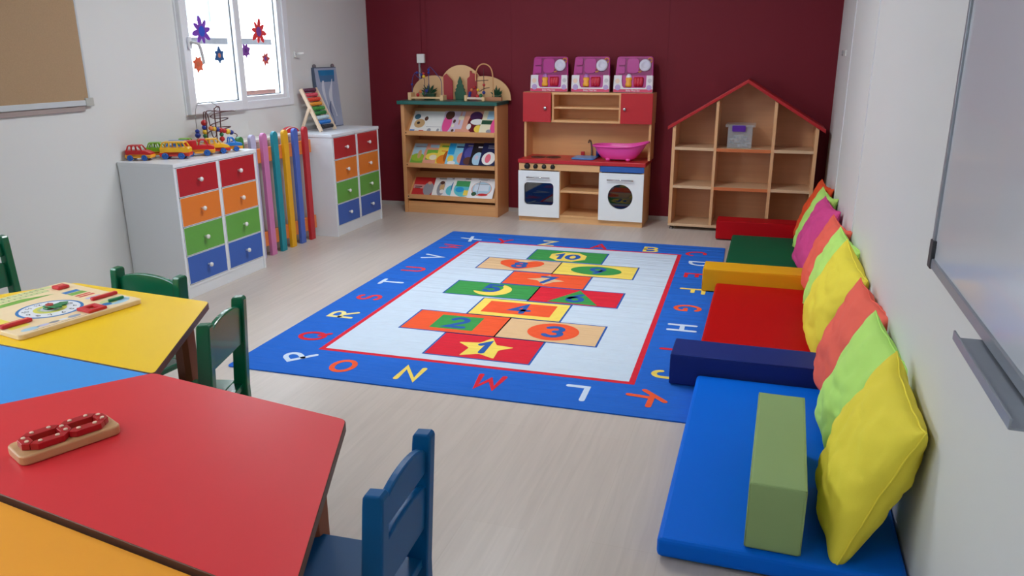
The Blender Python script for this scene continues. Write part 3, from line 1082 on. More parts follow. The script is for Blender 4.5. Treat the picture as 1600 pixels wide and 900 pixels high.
for z in SHZ:
    mb = MB()
    mb.box(-2.921, -2.123, yb0 - .004, yb0 + .014, z, z + .038, BX, .002)
    # sloping board behind the lip
    a, b = (yb0 + .012, z + .004), (yb0 + .205, z + .004 + .193 * math.tan(TL))
    nx, nz = math.sin(TL) * .012, -math.cos(TL) * .012
    mb.prism([a, b, (b[0] + nx, b[1] + nz), (a[0] + nx, a[1] + nz)], 'x', -2.921, -2.123, BX)
    s = mb.build('sloping_shelf', bk, True)
    mb = MB()
    mb.cyl((-2.911, yb0 - .0055, z + .02), (-2.911, yb0 - .004, z + .02), .0055, M('screw_dark', (60, 40, 34), .4, .05), n=10)
    mb.build('screw', s, True)

PAGE = M('paper_page', (232, 226, 214), 0.8, 0.03)


def pm(name, rgb):
    return M('print_' + name, rgb, 0.35, 0.03, 20)


def book(x, w, row, order, hgt, base, art, label, grp):
    """a thin picture book lying on a sloping shelf; art = list of (shape, args, colour) in 0..1 cover space"""
    z = SHZ[2 - row]
    off = .0016 + order * .0062
    T = Matrix.Translation((x, yb0 + .0155, z + .012)) @ Matrix.Rotation(-(PI / 2 - TL), 4, 'X') @ Matrix.Translation((0, -off - .0048, .002))
    t = thing('book', label, 'book', group=grp, mat=T)
    mb = MB()
    mb.box(.002, w - .002, .0009, .0047, .002, hgt - .002, PAGE)
    mb.build('pages', t)
    mb = MB()
    mb.box(0, w, 0, .0009, 0, hgt, base)
    mb.box(0, w, .0047, .0055, 0, hgt, base)
    mb.box(-.0008, 0, 0, .0055, 0, hgt, base)
    lv = 0
    for (kind, a, m) in art:
        lv += 1
        if kind == 'r':
            P = [(a[0], a[1]), (a[2], a[1]), (a[2], a[3]), (a[0], a[3])]
        elif kind == 'e':
            P = [(p[0], p[1]) for p in arc(a[0], a[1], a[2], a[3], 0, 342, 19)]
        else:
            P = a
        P = [(min(max(p[0], .01), .99), min(max(p[1], .01), .99)) for p in P]
        P = [(p[0] * w, -.00016 * lv, p[1] * hgt) for p in P]
        mb.poly(P, m)
    mb.build('cover', t)


wht, cream_p = pm('white', (236, 234, 230)), pm('cream', (236, 226, 196))
tanp, brn, blu, red_p = pm('tan', (206, 168, 120)), pm('brown', (92, 56, 44)), pm('blue', (44, 120, 196)), pm('red', (204, 40, 46))
pnk, blk, grn_p, sky_p = pm('pink', (232, 84, 150)), pm('black', (34, 28, 34)), pm('green', (120, 176, 64)), pm('sky', (170, 206, 226))
yel_p, org_p, cyn, ind = pm('yellow', (240, 210, 84)), pm('orange', (226, 128, 34)), pm('cyan', (40, 158, 214)), pm('indigo', (48, 52, 122))
nav, maro, lil, gry = pm('navy', (28, 34, 78)), pm('maroon', (104, 24, 36)), pm('lilac', (214, 196, 214)), pm('grey', (150, 150, 158))
dgr, aqua, salm = pm('dark_green', (46, 84, 58)), pm('aqua', (96, 196, 206)), pm('salmon', (226, 158, 134))
G1, G2, G3 = 'picture books on the top bookcase shelf', 'picture books on the middle bookcase shelf', 'picture books on the bottom bookcase shelf'
book(-2.895, .285, 0, 0, .232, wht, [('r', (0, 0, .16, .16), blu), ('r', (.3, 0, .45, .14), red_p), ('e', (.26, .44, .17, .2), tanp), ('e', (.14, .74, .1, .12), pm('slate', (70, 110, 130))),
     ('e', (.44, .66, .06, .1), brn), ('e', (.22, .46, .05, .06), blk), ('e', (.62, .14, .06, .09), gry), ('e', (.9, .14, .04, .09), gry), ('r', (.5, .29, .98, .305), gry)],
     'white picture book with a brown bear, leftmost on the top shelf', G1)
book(-2.612, .20, 0, 1, .232, lil, [('e', (.22, .45, .2, .42), pnk), ('e', (.26, .82, .2, .2), brn), ('e', (.52, .55, .06, .08), brn), ('e', (.50, .35, .06, .08), cream_p), ('e', (.54, .14, .06, .06), brn),
     ('r', (.72, .4, .78, .98), salm), ('e', (.8, .7, .14, .1), cream_p), ('r', (.66, .03, .99, .2), salm)], 'lilac picture book with a pink dress shape, second on the top shelf', G1)
book(-2.425, .20, 0, 2, .232, salm, [('e', (.55, .5, .34, .46), maro), ('e', (.5, .78, .26, .2), pm('plum', (74, 40, 84))), ('e', (.62, .52, .3, .13), wht), ('e', (.72, .22, .17, .16), yel_p), ('e', (.3, .3, .1, .13), wht)],
     'salmon picture book with a maroon and white figure, third on the top shelf', G1)
book(-2.262, .137, 0, 3, .232, cream_p, [('r', (.02, .4, .98, .58), dgr), ('r', (.3, .62, .98, .98), sky_p), ('e', (.9, .3, .26, .42), pnk), ('e', (.6, .1, .16, .08), gry)],
     'cream picture book with a dark green band, rightmost on the top shelf', G1)
book(-2.905, .175, 1, 0, .225, sky_p, [('r', (0, 0, .99, .46), grn_p), ('e', (.36, .36, .36, .18), pm('leaf', (154, 190, 60))), ('e', (.4, .5, .1, .2), tanp), ('e', (.72, .6, .1, .2), salm), ('r', (.1, .82, .8, .87), gry), ('r', (0, 0, .3, .1), aqua)],
     'sky blue book with a green meadow, leftmost on the middle shelf', G2)
book(-2.785, .17, 1, 1, .225, salm, [('r', (.1, .24, .98, .7), grn_p), ('e', (.5, .4, .42, .17), yel_p), ('e', (.5, .36, .2, .12), cream_p), ('r', (.2, .8, .9, .94), sky_p)],
     'peach book with a yellow animal on green, second on the middle shelf', G2)
book(-2.665, .16, 1, 2, .225, yel_p, [('e', (.42, .24, .38, .24), org_p), ('e', (.5, .4, .12, .24), pm('rust', (176, 90, 24))), ('r', (.15, .82, .9, .9), grn_p), ('r', (.2, .62, .85, .66), org_p)],
     'yellow book with an orange animal, third on the middle shelf', G2)
book(-2.572, .20, 1, 3, .225, pm('pale_cyan', (132, 200, 222)), [('r', (0, .48, .3, .99), cyn), ('r', (.35, .8, .95, .86), nav), ('e', (.7, .34, .22, .26), salm), ('e', (.2, .28, .14, .16), yel_p), ('e', (.28, .1, .18, .09), wht)],
     'pale cyan book with a pink figure, fourth on the middle shelf', G2)
book(-2.435, .17, 1, 4, .225, ind, [('e', (.4, .55, .3, .3), pm('violet', (84, 84, 160))), ('e', (.4, .2, .26, .18), brn), ('r', (.2, .86, .8, .91), gry)], 'indigo book with a violet glow, fifth on the middle shelf', G2)
book(-2.352, .16, 1, 5, .225, blk, [('e', (.42, .28, .3, .3), sky_p), ('e', (.34, .34, .1, .1), lil), ('r', (.3, .78, .85, .84), wht), ('r', (.62, 0, .99, .99), nav)], 'black book with a pale round shape, sixth on the middle shelf', G2)
book(-2.262, .136, 1, 6, .225, nav, [('e', (.54, .3, .43, .29), wht), ('e', (.5, .3, .18, .2), pm('rose', (232, 110, 130))), ('r', (.35, .84, .98, .88), gry), ('r', (.35, .75, .98, .79), gry)], 'navy book with a pink figure on white, rightmost on the middle shelf', G2)
book(-2.9, .20, 2, 0, .20, pm('red_cover', (196, 44, 48)), [('r', (0, .42, .99, .62), pm('dusty', (206, 150, 146))), ('e', (.72, .42, .24, .34), gry), ('r', (.08, .5, .4, .54), blk), ('r', (.08, .42, .34, .455), blk), ('e', (.72, .72, .1, .08), salm)],
     'red book, leftmost on the bottom shelf', G3)
book(-2.708, .17, 2, 1, .20, wht, [('e', (.42, .46, .22, .38), gry), ('e', (.46, .52, .13, .18), tanp), ('e', (.42, .74, .12, .09), brn), ('e', (.5, .3, .12, .1), wht), ('r', (.2, .93, .6, .96), blk)], 'white book with a grey-brown animal, second on the bottom shelf', G3)
book(-2.604, .17, 2, 2, .20, pm('ice', (224, 232, 238)), [('e', (.4, .36, .3, .26), aqua), ('e', (.5, .56, .16, .28), pm('steel', (72, 120, 170))), ('e', (.58, .3, .12, .2), tanp), ('r', (.3, .93, .6, .96), blk)], 'pale book with a blue and tan picture, third on the bottom shelf', G3)
book(-2.53, .20, 2, 3, .20, wht, [('e', (.5, .45, .42, .4), aqua), ('r', (.14, .56, .9, .84), pm('grass', (70, 158, 96))), ('e', (.36, .4, .2, .13), cyn), ('r', (.56, .12, .88, .38), yel_p), ('r', (.5, .93, .8, .965), blk)], 'white book with a round green and aqua picture, fourth on the bottom shelf', G3)
book(-2.375, .225, 2, 4, .20, pm('bright_white', (240, 240, 242)), [('e', (.5, .46, .4, .36), salm), ('e', (.5, .48, .37, .33), sky_p), ('r', (.2, .36, .78, .68), pm('frost', (214, 226, 240))), ('r', (.36, .2, .385, .86), gry), ('r', (.2, .68, .78, .70), gry),
     ('e', (.24, .2, .1, .1), dgr), ('e', (.6, .18, .2, .06), red_p), ('r', (.3, .93, .74, .955), gry), ('r', (.4, .88, .66, .9), gry)], 'white book with a round picture of a pale house, rightmost on the bottom shelf', G3)

# ---- on top of the bookcase
ZT = .9435
BP = M('plywood_pale', (222, 178, 128), 0.5, 0.08, 4)
DG = M('leaf_dark_green', (20, 70, 44), 0.45, 0.08, 20)
sc = thing('scenery_board', 'three-arched pale plywood scenery board with a tree, standing on the bookcase', 'play scenery', (-2.51, 6.33, ZT))
mb = MB()
mb.prism([(-2.955, ZT), (-2.62, ZT)] + arc(-2.745, .985, .205, .155, 50, 180, 14), 'y', 6.322, 6.334, BP)
mb.prism([(-2.70, ZT), (-2.31, ZT)] + arc(-2.505, 1.035, .192, .19, 0, 180, 22), 'y', 6.336, 6.348, BP)
mb.prism([(-2.39, ZT), (-2.06, ZT)] + arc(-2.29, .965, .228, .172, 0, 116, 16), 'y', 6.322, 6.334, BP)
mb.build('arch_board', sc, True)
HR = M('cutout_red', (160, 24, 34), 0.45, 0.05)
for nm, P in (('left', [(-2.655, ZT), (-2.572, ZT), (-2.572, 1.095), (-2.628, 1.155), (-2.655, 1.135)]), ('right', [(-2.44, ZT), (-2.355, ZT), (-2.355, 1.155), (-2.40, 1.16), (-2.402, 1.178), (-2.415, 1.178), (-2.417, 1.135), (-2.44, 1.115)])):
    mb = MB()
    mb.prism(P, 'y', 6.31, 6.322, HR, .0015)
    mb.build('house_cutout', sc, True)
mb = MB()
tr = [(-2.548, ZT), (-2.46, ZT), (-2.455, 1.0)]
R = [(-2.452, 1.003), (-2.465, 1.015), (-2.460, 1.03), (-2.474, 1.043), (-2.470, 1.058), (-2.484, 1.075), (-2.482, 1.09), (-2.502, 1.135)]
Lp = [(-5.004 - p[0], p[1]) for p in R[::-1]]
mb.prism([(-2.542, ZT), (-2.462, ZT)] + R + Lp[1:], 'y', 6.298, 6.310, M('tree_green', (12, 78, 48), .45, .05), .0015)
mb.build('tree_cutout', sc, True)


def leaf_plant(cx, y, z0, label, spread, hgt, pot):
    t = thing('toy_plant', label, 'toy plant', (cx, y, z0))
    mb = MB()
    for k in range(9):
        a = math.radians(162 - 144 * k / 8)
        L = hgt * (0.75 + .25 * math.sin(PI * k / 8)) if k % 2 == 0 else hgt * .72
        dx = math.cos(a) * spread
        tip = Vector((cx + dx, y + (.012 if k % 2 else -.012), z0 + pot + L * math.sin(a) + .01))
        base = Vector((cx + dx * .12, y, z0 + pot))
        d = (tip - base)
        sd = Vector((d.z, 0, -d.x)).normalized() * .0095
        m1 = base + d * .5 + sd
        m2 = base + d * .5 - sd
        m1.y -= .004
        m2.y -= .004
        mb.poly([base, m1, tip], DG)
        mb.poly([base, tip, m2], DG)
        back = [Vector((p.x, p.y + .003, p.z)) for p in (base, m2, tip, m1)]
        mb.poly(back, DG)
    mb.build('leaves', t, True)
    mb = MB()
    mb.prism([(cx - spread * .5, z0), (cx + spread * .5, z0), (cx + spread * .68, z0 + pot), (cx - spread * .68, z0 + pot)], 'y', y - .02, y + .02, DG, .003)
    mb.build('pot', t, True)


leaf_plant(-2.775, 6.285, ZT, 'dark green toy plant at the left end of the bookcase top', .085, .085, .05)
leaf_plant(-2.165, 6.272, ZT + .02, 'small dark green toy plant at the right end of the bookcase top', .055, .075, .02)


def wire_toy(name, label, base, wires, beads, cat='toy'):
    """base = list of boxes (x0, x1, y0, y1, z0, z1, mat)"""
    b0 = base[0]
    t = thing(name, label, cat, ((b0[0] + b0[1]) / 2, (b0[2] + b0[3]) / 2, b0[4]))
    mb = MB()
    for b in base:
        mb.box(*b, .003)
    mb.build('base', t, True)
    for pts, r, m in wires:
        mb = MB()
        mb.tube(spline(pts, 6), r, m, 8)
        mb.build('wire', t, True)
    for p, r, m in beads:
        mb = MB()
        mb.sphere(p, r, m, 14, 9)
        mb.build('bead', t, True)
    return t


WB = M('wire_brown', (84, 44, 44), 0.35, 0.05)
WBL = M('wire_blue', (40, 52, 120), 0.35, 0.05)
WT = M('wire_tan', (208, 156, 104), 0.4, 0.05)
BW = M('base_wood', (226, 190, 140), 0.45, 0.08, 5)
br_, by_, bb_, bg_, bo_ = M('bead_red', (186, 34, 40), .3), M('bead_yellow', (228, 186, 50), .3), M('bead_blue', (34, 52, 140), .3), M('bead_green', (40, 110, 66), .3), M('bead_orange', (224, 130, 70), .3)
y = 6.19
wire_toy('bead_maze', 'small bead maze with blue looping wires at the left end of the bookcase top', [
    (-2.90, -2.61, y - .035, y + .035, ZT + .012, ZT + .026, BW), (-2.915, -2.885, y - .04, y + .04, ZT, ZT + .062, BW), (-2.625, -2.595, y - .04, y + .04, ZT, ZT + .042, BW)],
    [([(-2.89, y, ZT + .05), (-2.885, y, 1.11), (-2.85, y, 1.17), (-2.80, y, 1.15), (-2.80, y + .01, 1.12), (-2.84, y + .01, 1.13), (-2.87, y + .02, 1.16)], .0028, WBL),
     ([(-2.62, y, ZT + .04), (-2.625, y, 1.10), (-2.66, y, 1.15), (-2.72, y, 1.21), (-2.735, y, 1.17), (-2.74, y, 1.05), (-2.78, y, .985), (-2.82, y, 1.02), (-2.84, y, .965)], .0028, WBL),
     ([(-2.77, y - .02, ZT + .02), (-2.765, y - .02, 1.09), (-2.775, y - .02, 1.13), (-2.80, y - .02, 1.22)], .0028, WB)],
    [((-2.772, y - .02, 1.135), .014, by_), ((-2.772, y - .02, 1.16), .009, br_), ((-2.735, y, 1.19), .011, bb_), ((-2.735, y, 1.165), .011, bb_), ((-2.80, y, 1.15), .011, bb_), ((-2.84, y, 1.165), .011, bb_),
     ((-2.84, y, .985), .015, br_), ((-2.815, y, 1.012), .013, bo_), ((-2.79, y, .995), .012, bg_), ((-2.89, y, 1.07), .01, bb_), ((-2.76, y, 1.02), .013, bb_)])
y = 6.19
wire_toy('bead_maze', 'small bead maze with a tall arched handle at the right of the bookcase top', [
    (-2.395, -2.245, y - .03, y + .03, ZT + .012, ZT + .028, M('base_pale', (226, 206, 188), .4, .04)), (-2.41, -2.385, y - .035, y + .035, ZT, ZT + .045, BW), (-2.258, -2.233, y - .035, y + .035, ZT, ZT + .032, BW),
    (-2.25, -2.10, y + .005, y + .035, ZT, ZT + .03, M('tray_brown', (178, 120, 84), .5, .08))],
    [([(-2.325, y + .02, 1.10), (-2.325, y + .02, 1.16), (-2.30, y + .02, 1.215), (-2.255, y + .02, 1.235), (-2.205, y + .02, 1.215), (-2.18, y + .02, 1.16), (-2.175, y + .02, 1.05), (-2.17, y + .02, ZT + .025)], .0055, WT),
     ([(-2.25, y, ZT + .03), (-2.248, y, 1.10), (-2.25, y, 1.20)], .003, WB),
     ([(-2.39, y, ZT + .04), (-2.36, y, 1.02), (-2.32, y, 1.055), (-2.29, y, 1.02), (-2.25, y, 1.04), (-2.20, y, 1.05)], .003, WB),
     ([(-2.325, y + .02, 1.10), (-2.27, y + .01, 1.105), (-2.215, y + .015, 1.108)], .003, WB)],
    [((-2.375, y, .985), .013, bb_), ((-2.37, y, 1.005), .013, bb_), ((-2.355, y, 1.03), .012, bo_), ((-2.33, y, 1.05), .012, br_), ((-2.30, y, 1.03), .012, by_), ((-2.275, y, .985), .016, bg_), ((-2.305, y, .98), .016, br_), ((-2.25, y, 1.01), .014, bb_), ((-2.248, y, 1.07), .012, br_)])

# ================================================================ play kitchen
KX = wood('birch_x', (226, 176, 122), 'x', .4, .1)
KZ = wood('birch_z', (222, 170, 116), 'z', .4, .1)
KIN = wood('birch_back', (214, 158, 104), 'x', .45, .1)  # slightly darker birch for the back panels
KR = M('laminate_red', (190, 30, 42), 0.35, 0.04)
KW = M('lacquer_white', (240, 246, 250), 0.3, 0.01)
KB = M('laminate_blue', (44, 96, 176), 0.35, 0.04)
CHR = M('chrome', (206, 208, 212), 0.16, 0.02, metal=1.0)
BLK = M('knob_black', (28, 26, 28), 0.35, 0.05)
k = thing('play_kitchen', 'wooden play kitchen with white oven and washer doors and red wall cupboards', 'play kitchen', (-1.394, 6.2, 0))
x0, x1, yf, yk = -1.898, -0.888, 6.032, YB - 0.014
mb = MB()
mb.box(x0, x0 + .018, yf, yk, 0, .472, KZ, .001, 1)
mb.box(x1 - .018, x1, yf, yk, 0, .472, KZ, .001, 1)
mb.box(-1.568, -1.552, yf, yk, .045, .425, KZ)
mb.box(-1.237, -1.221, yf, yk, .045, .425, KZ)
mb.box(x0 + .018, x1 - .018, yk - .01, yk, .0, .472, KIN)
mb.box(x0 + .018, x1 - .018, yf, yk - .01, .045, .062, KX)
mb.box(x0 + .018, x1 - .018, yf + .004, yf + .02, 0, .045, KX)
mb.box(-1.552, -1.237, yf + .004, yk - .01, .246, .264, KX)
mb.box(x0 + .018, -1.568, yf + .03, yk - .01, .224, .24, KX)
mb.build('base_cabinet', k, True)
mb = MB()
mb.box(x0 + .001, -1.236, yf - .002, yf + .014, .420, .472, KX, .001, 1)
cp = mb.build('control_panel', k, True)
for i, (kx, kr) in enumerate(((-1.828, .0245), (-1.758, .0185), (-1.687, .0185), (-1.616, .0185))):
    mb = MB()
    mb.lathe([(0, -.024), (kr * .72, -.024), (kr * .86, -.021), (kr * .9, -.008), (kr, -.005), (kr, 0)], (kx, yf - .002, .449), BLK, 20, 'y')
    mb.bm.faces.ensure_lookup_table()
    # the lathe runs along -y: flip towards the room
    mb.move(Matrix.Translation((0, 2 * (yf - .002), 0)) @ Matrix.Diagonal((1, -1, 1, 1)))
    bmesh.ops.recalc_face_normals(mb.bm, faces=mb.bm.faces)
    mb.build('control_knob', cp, True)
mb = MB()
mb.box(-1.232, x1 - .001, yf - .004, yf + .014, .427, .472, KB, .001, 1)
mb.build('blue_panel', k, True)
mb = MB()
mb.box(x0 - .006, x1 + .008, yf - .012, yk, .474, .504, KR, .003)
mb.build('worktop', k, True)
for hx, hy, r in ((-1.775, 6.17, .062), (-1.655, 6.19, .062)):
    mb = MB()
    mb.lathe([(0, .0036), (.012, .0036), (.013, .0018), (r * .55, .0018), (r * .58, .0036), (r * .66, .0036), (r * .7, .0018), (r * .9, .0018), (r * .93, .0036), (r, .0036), (r, 0)], (hx, hy, .504), M('hob_brown', (74, 34, 32), .4, .1, 20), 30)
    mb.build('hob_ring', k, True)


def framed_door(name, xa, xb, za, zb, hole, glassm, parent):
    """white door with a hole: outer rectangle stitched to the hole outline"""
    mb = MB()
    yq, yr = yf - .020, yf - .003
    n = len(hole)
    cx, cz = sum(p[0] for p in hole) / n, sum(p[1] for p in hole) / n
    outer = []
    for (px, pz) in hole:
        a = math.atan2((pz - cz), (px - cx))
        dx, dz = math.cos(a), math.sin(a)
        tx = ((xb if dx > 0 else xa) - cx) / dx if abs(dx) > 1e-6 else 1e9
        tz = ((zb if dz > 0 else za) - cz) / dz if abs(dz) > 1e-6 else 1e9
        s = min(tx, tz)
        outer.append((cx + dx * s, cz + dz * s))
    # snap the nearest outline points to the four corners
    for (qx, qz) in ((xa, za), (xb, za), (xb, zb), (xa, zb)):
        i = min(range(n), key=lambda j: (outer[j][0] - qx) ** 2 + (outer[j][1] - qz) ** 2)
        outer[i] = (qx, qz)
    bm = mb.bm
    A = [[bm.verts.new((p[0], yy, p[1])) for p in L] for L, yy in ((outer, yq), (hole, yq), (hole, yr), (outer, yr))]
    for i in range(n):
        j = (i + 1) % n
        for P, Q in ((0, 1), (1, 2), (2, 3), (3, 0)):
            bm.faces.new((A[P][i], A[P][j], A[Q][j], A[Q][i]))
    bmesh.ops.recalc_face_normals(bm, faces=bm.faces)
    mb._fin(set(), KW)
    d = mb.build(name, parent, True)
    m2 = MB()
    m2.prism([((p[0] - cx) * 1.04 + cx, (p[1] - cz) * 1.04 + cz) for p in hole], 'y', yr + .0002, yr + .0022, glassm)
    m2.build('door_glass', d, True)
    return d


def bar_handle(parent, xa, xb, z):
    mb = MB()
    yh = yf - .020
    mb.tube([(xa, yh - .022, z), (xb, yh - .022, z)], .0055, CHR, 10)
    mb.cyl((xa + .012, yh - .022, z), (xa + .012, yh, z), .004, CHR, n=8)
    mb.cyl((xb - .012, yh - .022, z), (xb - .012, yh, z), .004, CHR, n=8)
    mb.build('door_handle', parent, True)


SMOKE = clear('smoked_acrylic', (124, 98, 92), 0.10)
d = framed_door('oven_door', x0, -1.556, .042, .414, rrect(-1.849, -1.604, .139, .321, .03, 6), SMOKE, k)
bar_handle(d, -1.824, -1.632, .364)
d = framed_door('washer_door', -1.236, x1 + .001, .046, .420, arc(-1.066, .237, .098, .098, 0, 352.5, 47), SMOKE, k)
bar_handle(d, -1.170, -.964, .371)
# hutch
yh = 6.175
mb = MB()
mb.box(x0, x0 + .018, yh, yk, .504, .786, KZ)
mb.box(x1, x1 + .018, yh, yk, .504, .786, KZ)
mb.box(x0 - .006, x0 + .012, yh, yk, .786, 1.02, KZ)
mb.box(x1 + .004, x1 + .022, yh, yk, .786, 1.02, KZ)
mb.box(x0 + .01, x1 + .006, yh, yk, 1.003, 1.02, KX)
mb.box(x0 + .01, x1 + .006, yh, yk - .01, .786, .803, KX)
mb.box(-1.668, -1.652, yh, yk - .01, .803, 1.003, KZ)
mb.box(-1.128, -1.112, yh, yk - .01, .803, 1.003, KZ)
mb.box(-1.652, -1.128, yh + .01, yk - .01, .892, .906, KX)
mb.box(x0 + .012, x1 + .004, yk - .01, yk, .504, 1.003, KIN)
mb.build('hutch', k, True)
for xa, xb, kx in ((x0 - .006, -1.672, -1.715), (-1.112, x1 + .022, -1.078)):
    mb = MB()
    mb.box(xa, xb, yh - .018, yh - .001, .787, 1.018, KR, .0015)
    d = mb.build('cupboard_door', k, True)
    mb = MB()
    mb.lathe([(0, .024), (.010, .023), (.0135, .018), (.012, .012), (.006, .009), (.006, 0)], (kx, 0, 0), CHR, 18, 'y')
    mb.move(Matrix.Translation((0, yh - .018, .899)))
    mb.build('knob', d, True)
# sink and tap
SB = M('sink_blue', (58, 130, 200), 0.3, 0.03)
mb = MB()
mb.prism(rrect(-1.488, -1.298, 6.10, 6.30, .03, 5), 'z', .504, .516, SB, .004)
mb.prism(rrect(-1.468, -1.318, 6.12, 6.28, .03, 5), 'z', .5162, .5166, M('sink_basin_blue', (96, 160, 220), .3, .03))
mb.build('sink', k, True)
mb = MB()
mb.tube(spline([(-1.366, 6.318, .504), (-1.366, 6.318, .57), (-1.372, 6.31, .625), (-1.378, 6.285, .64), (-1.38, 6.26, .625)], 6), .007, M('tap_metal', (150, 140, 130), .25, .05, metal=.9), 10)
mb.build('tap', k, True)
mb = MB()
mb.box(-1.452, -1.424, 6.30, 6.325, .504, .545, KR, .003)
mb.build('tap_lever', k, True)
mb = MB()
mb.cyl((-1.312, 6.33, .504), (-1.312, 6.33, .56), .02, M('lever_blue', (30, 44, 140), .4, .04), n=16)
mb.build('tap_lever', k, True)

# pink bath tub on the worktop
PK = M('plastic_pink', (238, 78, 174), 0.25, 0.03, coat=.2)
t = thing('toy_bath', 'bright pink plastic doll bath resting on the kitchen worktop', 'doll bath', (-1.11, 6.16, .504))


def tubpt(s, tt, inner=0):
    a = 2 * PI * s
    c, sn = math.cos(a), math.sin(a)
    c = math.copysign(abs(c) ** .72, c)
    sn = math.copysign(abs(sn) ** .72, sn)
    g = .62 + .38 * tt ** .7
    L = .198 * g - inner * .006
    Wd = .105 * g - inner * .006
    xx = -1.112 + c * L + (.026 * tt if c > 0 else 0)
    yy = 6.16 + sn * Wd
    rise = .035 * tt * max(0, c) ** 2
    return Vector((xx, yy, .518 + inner * .006 + (.098 - inner * .006) * tt + rise))


mb = MB()
mb.grid(lambda a, b: tubpt(a, b), 40, 8, PK, True)
mb.grid(lambda a, b: tubpt(a, b, 1), 40, 8, PK, True)
rim = [tubpt(i / 40, 1) + Vector((0, 0, .002)) for i in range(40)]
mb.tube([Vector((-1.112 + (p.x + 1.112) * 1.03, 6.16 + (p.y - 6.16) * 1.05, p.z)) for p in rim], .008, PK, 8, True)
mb.poly([tubpt(i / 40, 0) for i in range(40)], PK)
mb.poly([tubpt(i / 40, 0, 1) for i in range(40)], PK)
bmesh.ops.recalc_face_normals(mb.bm, faces=mb.bm.faces)
mb.build('tub', t, True)
for fx, fy in ((-1.19, 6.105), (-1.03, 6.105), (-1.19, 6.215), (-1.03, 6.215)):
    mb = MB()
    mb.sphere((fx, fy, .517), (.02, .018, .0135), PK, 14, 8)
    mb.build('foot', t, True)

# ---- three boxed toy sets on the hutch
PKB = M('blister_magenta', (190, 48, 140), 0.4, 0.08, 14)
PKD = M('blister_plum', (146, 28, 100), 0.4, 0.08, 14)
PLW = M('toy_plate_white', (226, 230, 234), 0.25, 0.02)
ORG = M('toy_orange', (236, 164, 40), 0.35, 0.04)
CUP = M('toy_crimson', (190, 26, 54), 0.3, 0.1, 20)
CARD = M('card_white', (222, 218, 222), 0.4, 0.05, 20)
BAND = M('card_rose', (206, 52, 96), 0.4, 0.06, 10)
LILC = M('card_lilac', (176, 150, 200), 0.4, 0.08, 18)
FILM = clear('clear_film', (250, 248, 252), 0.012, 0.1)


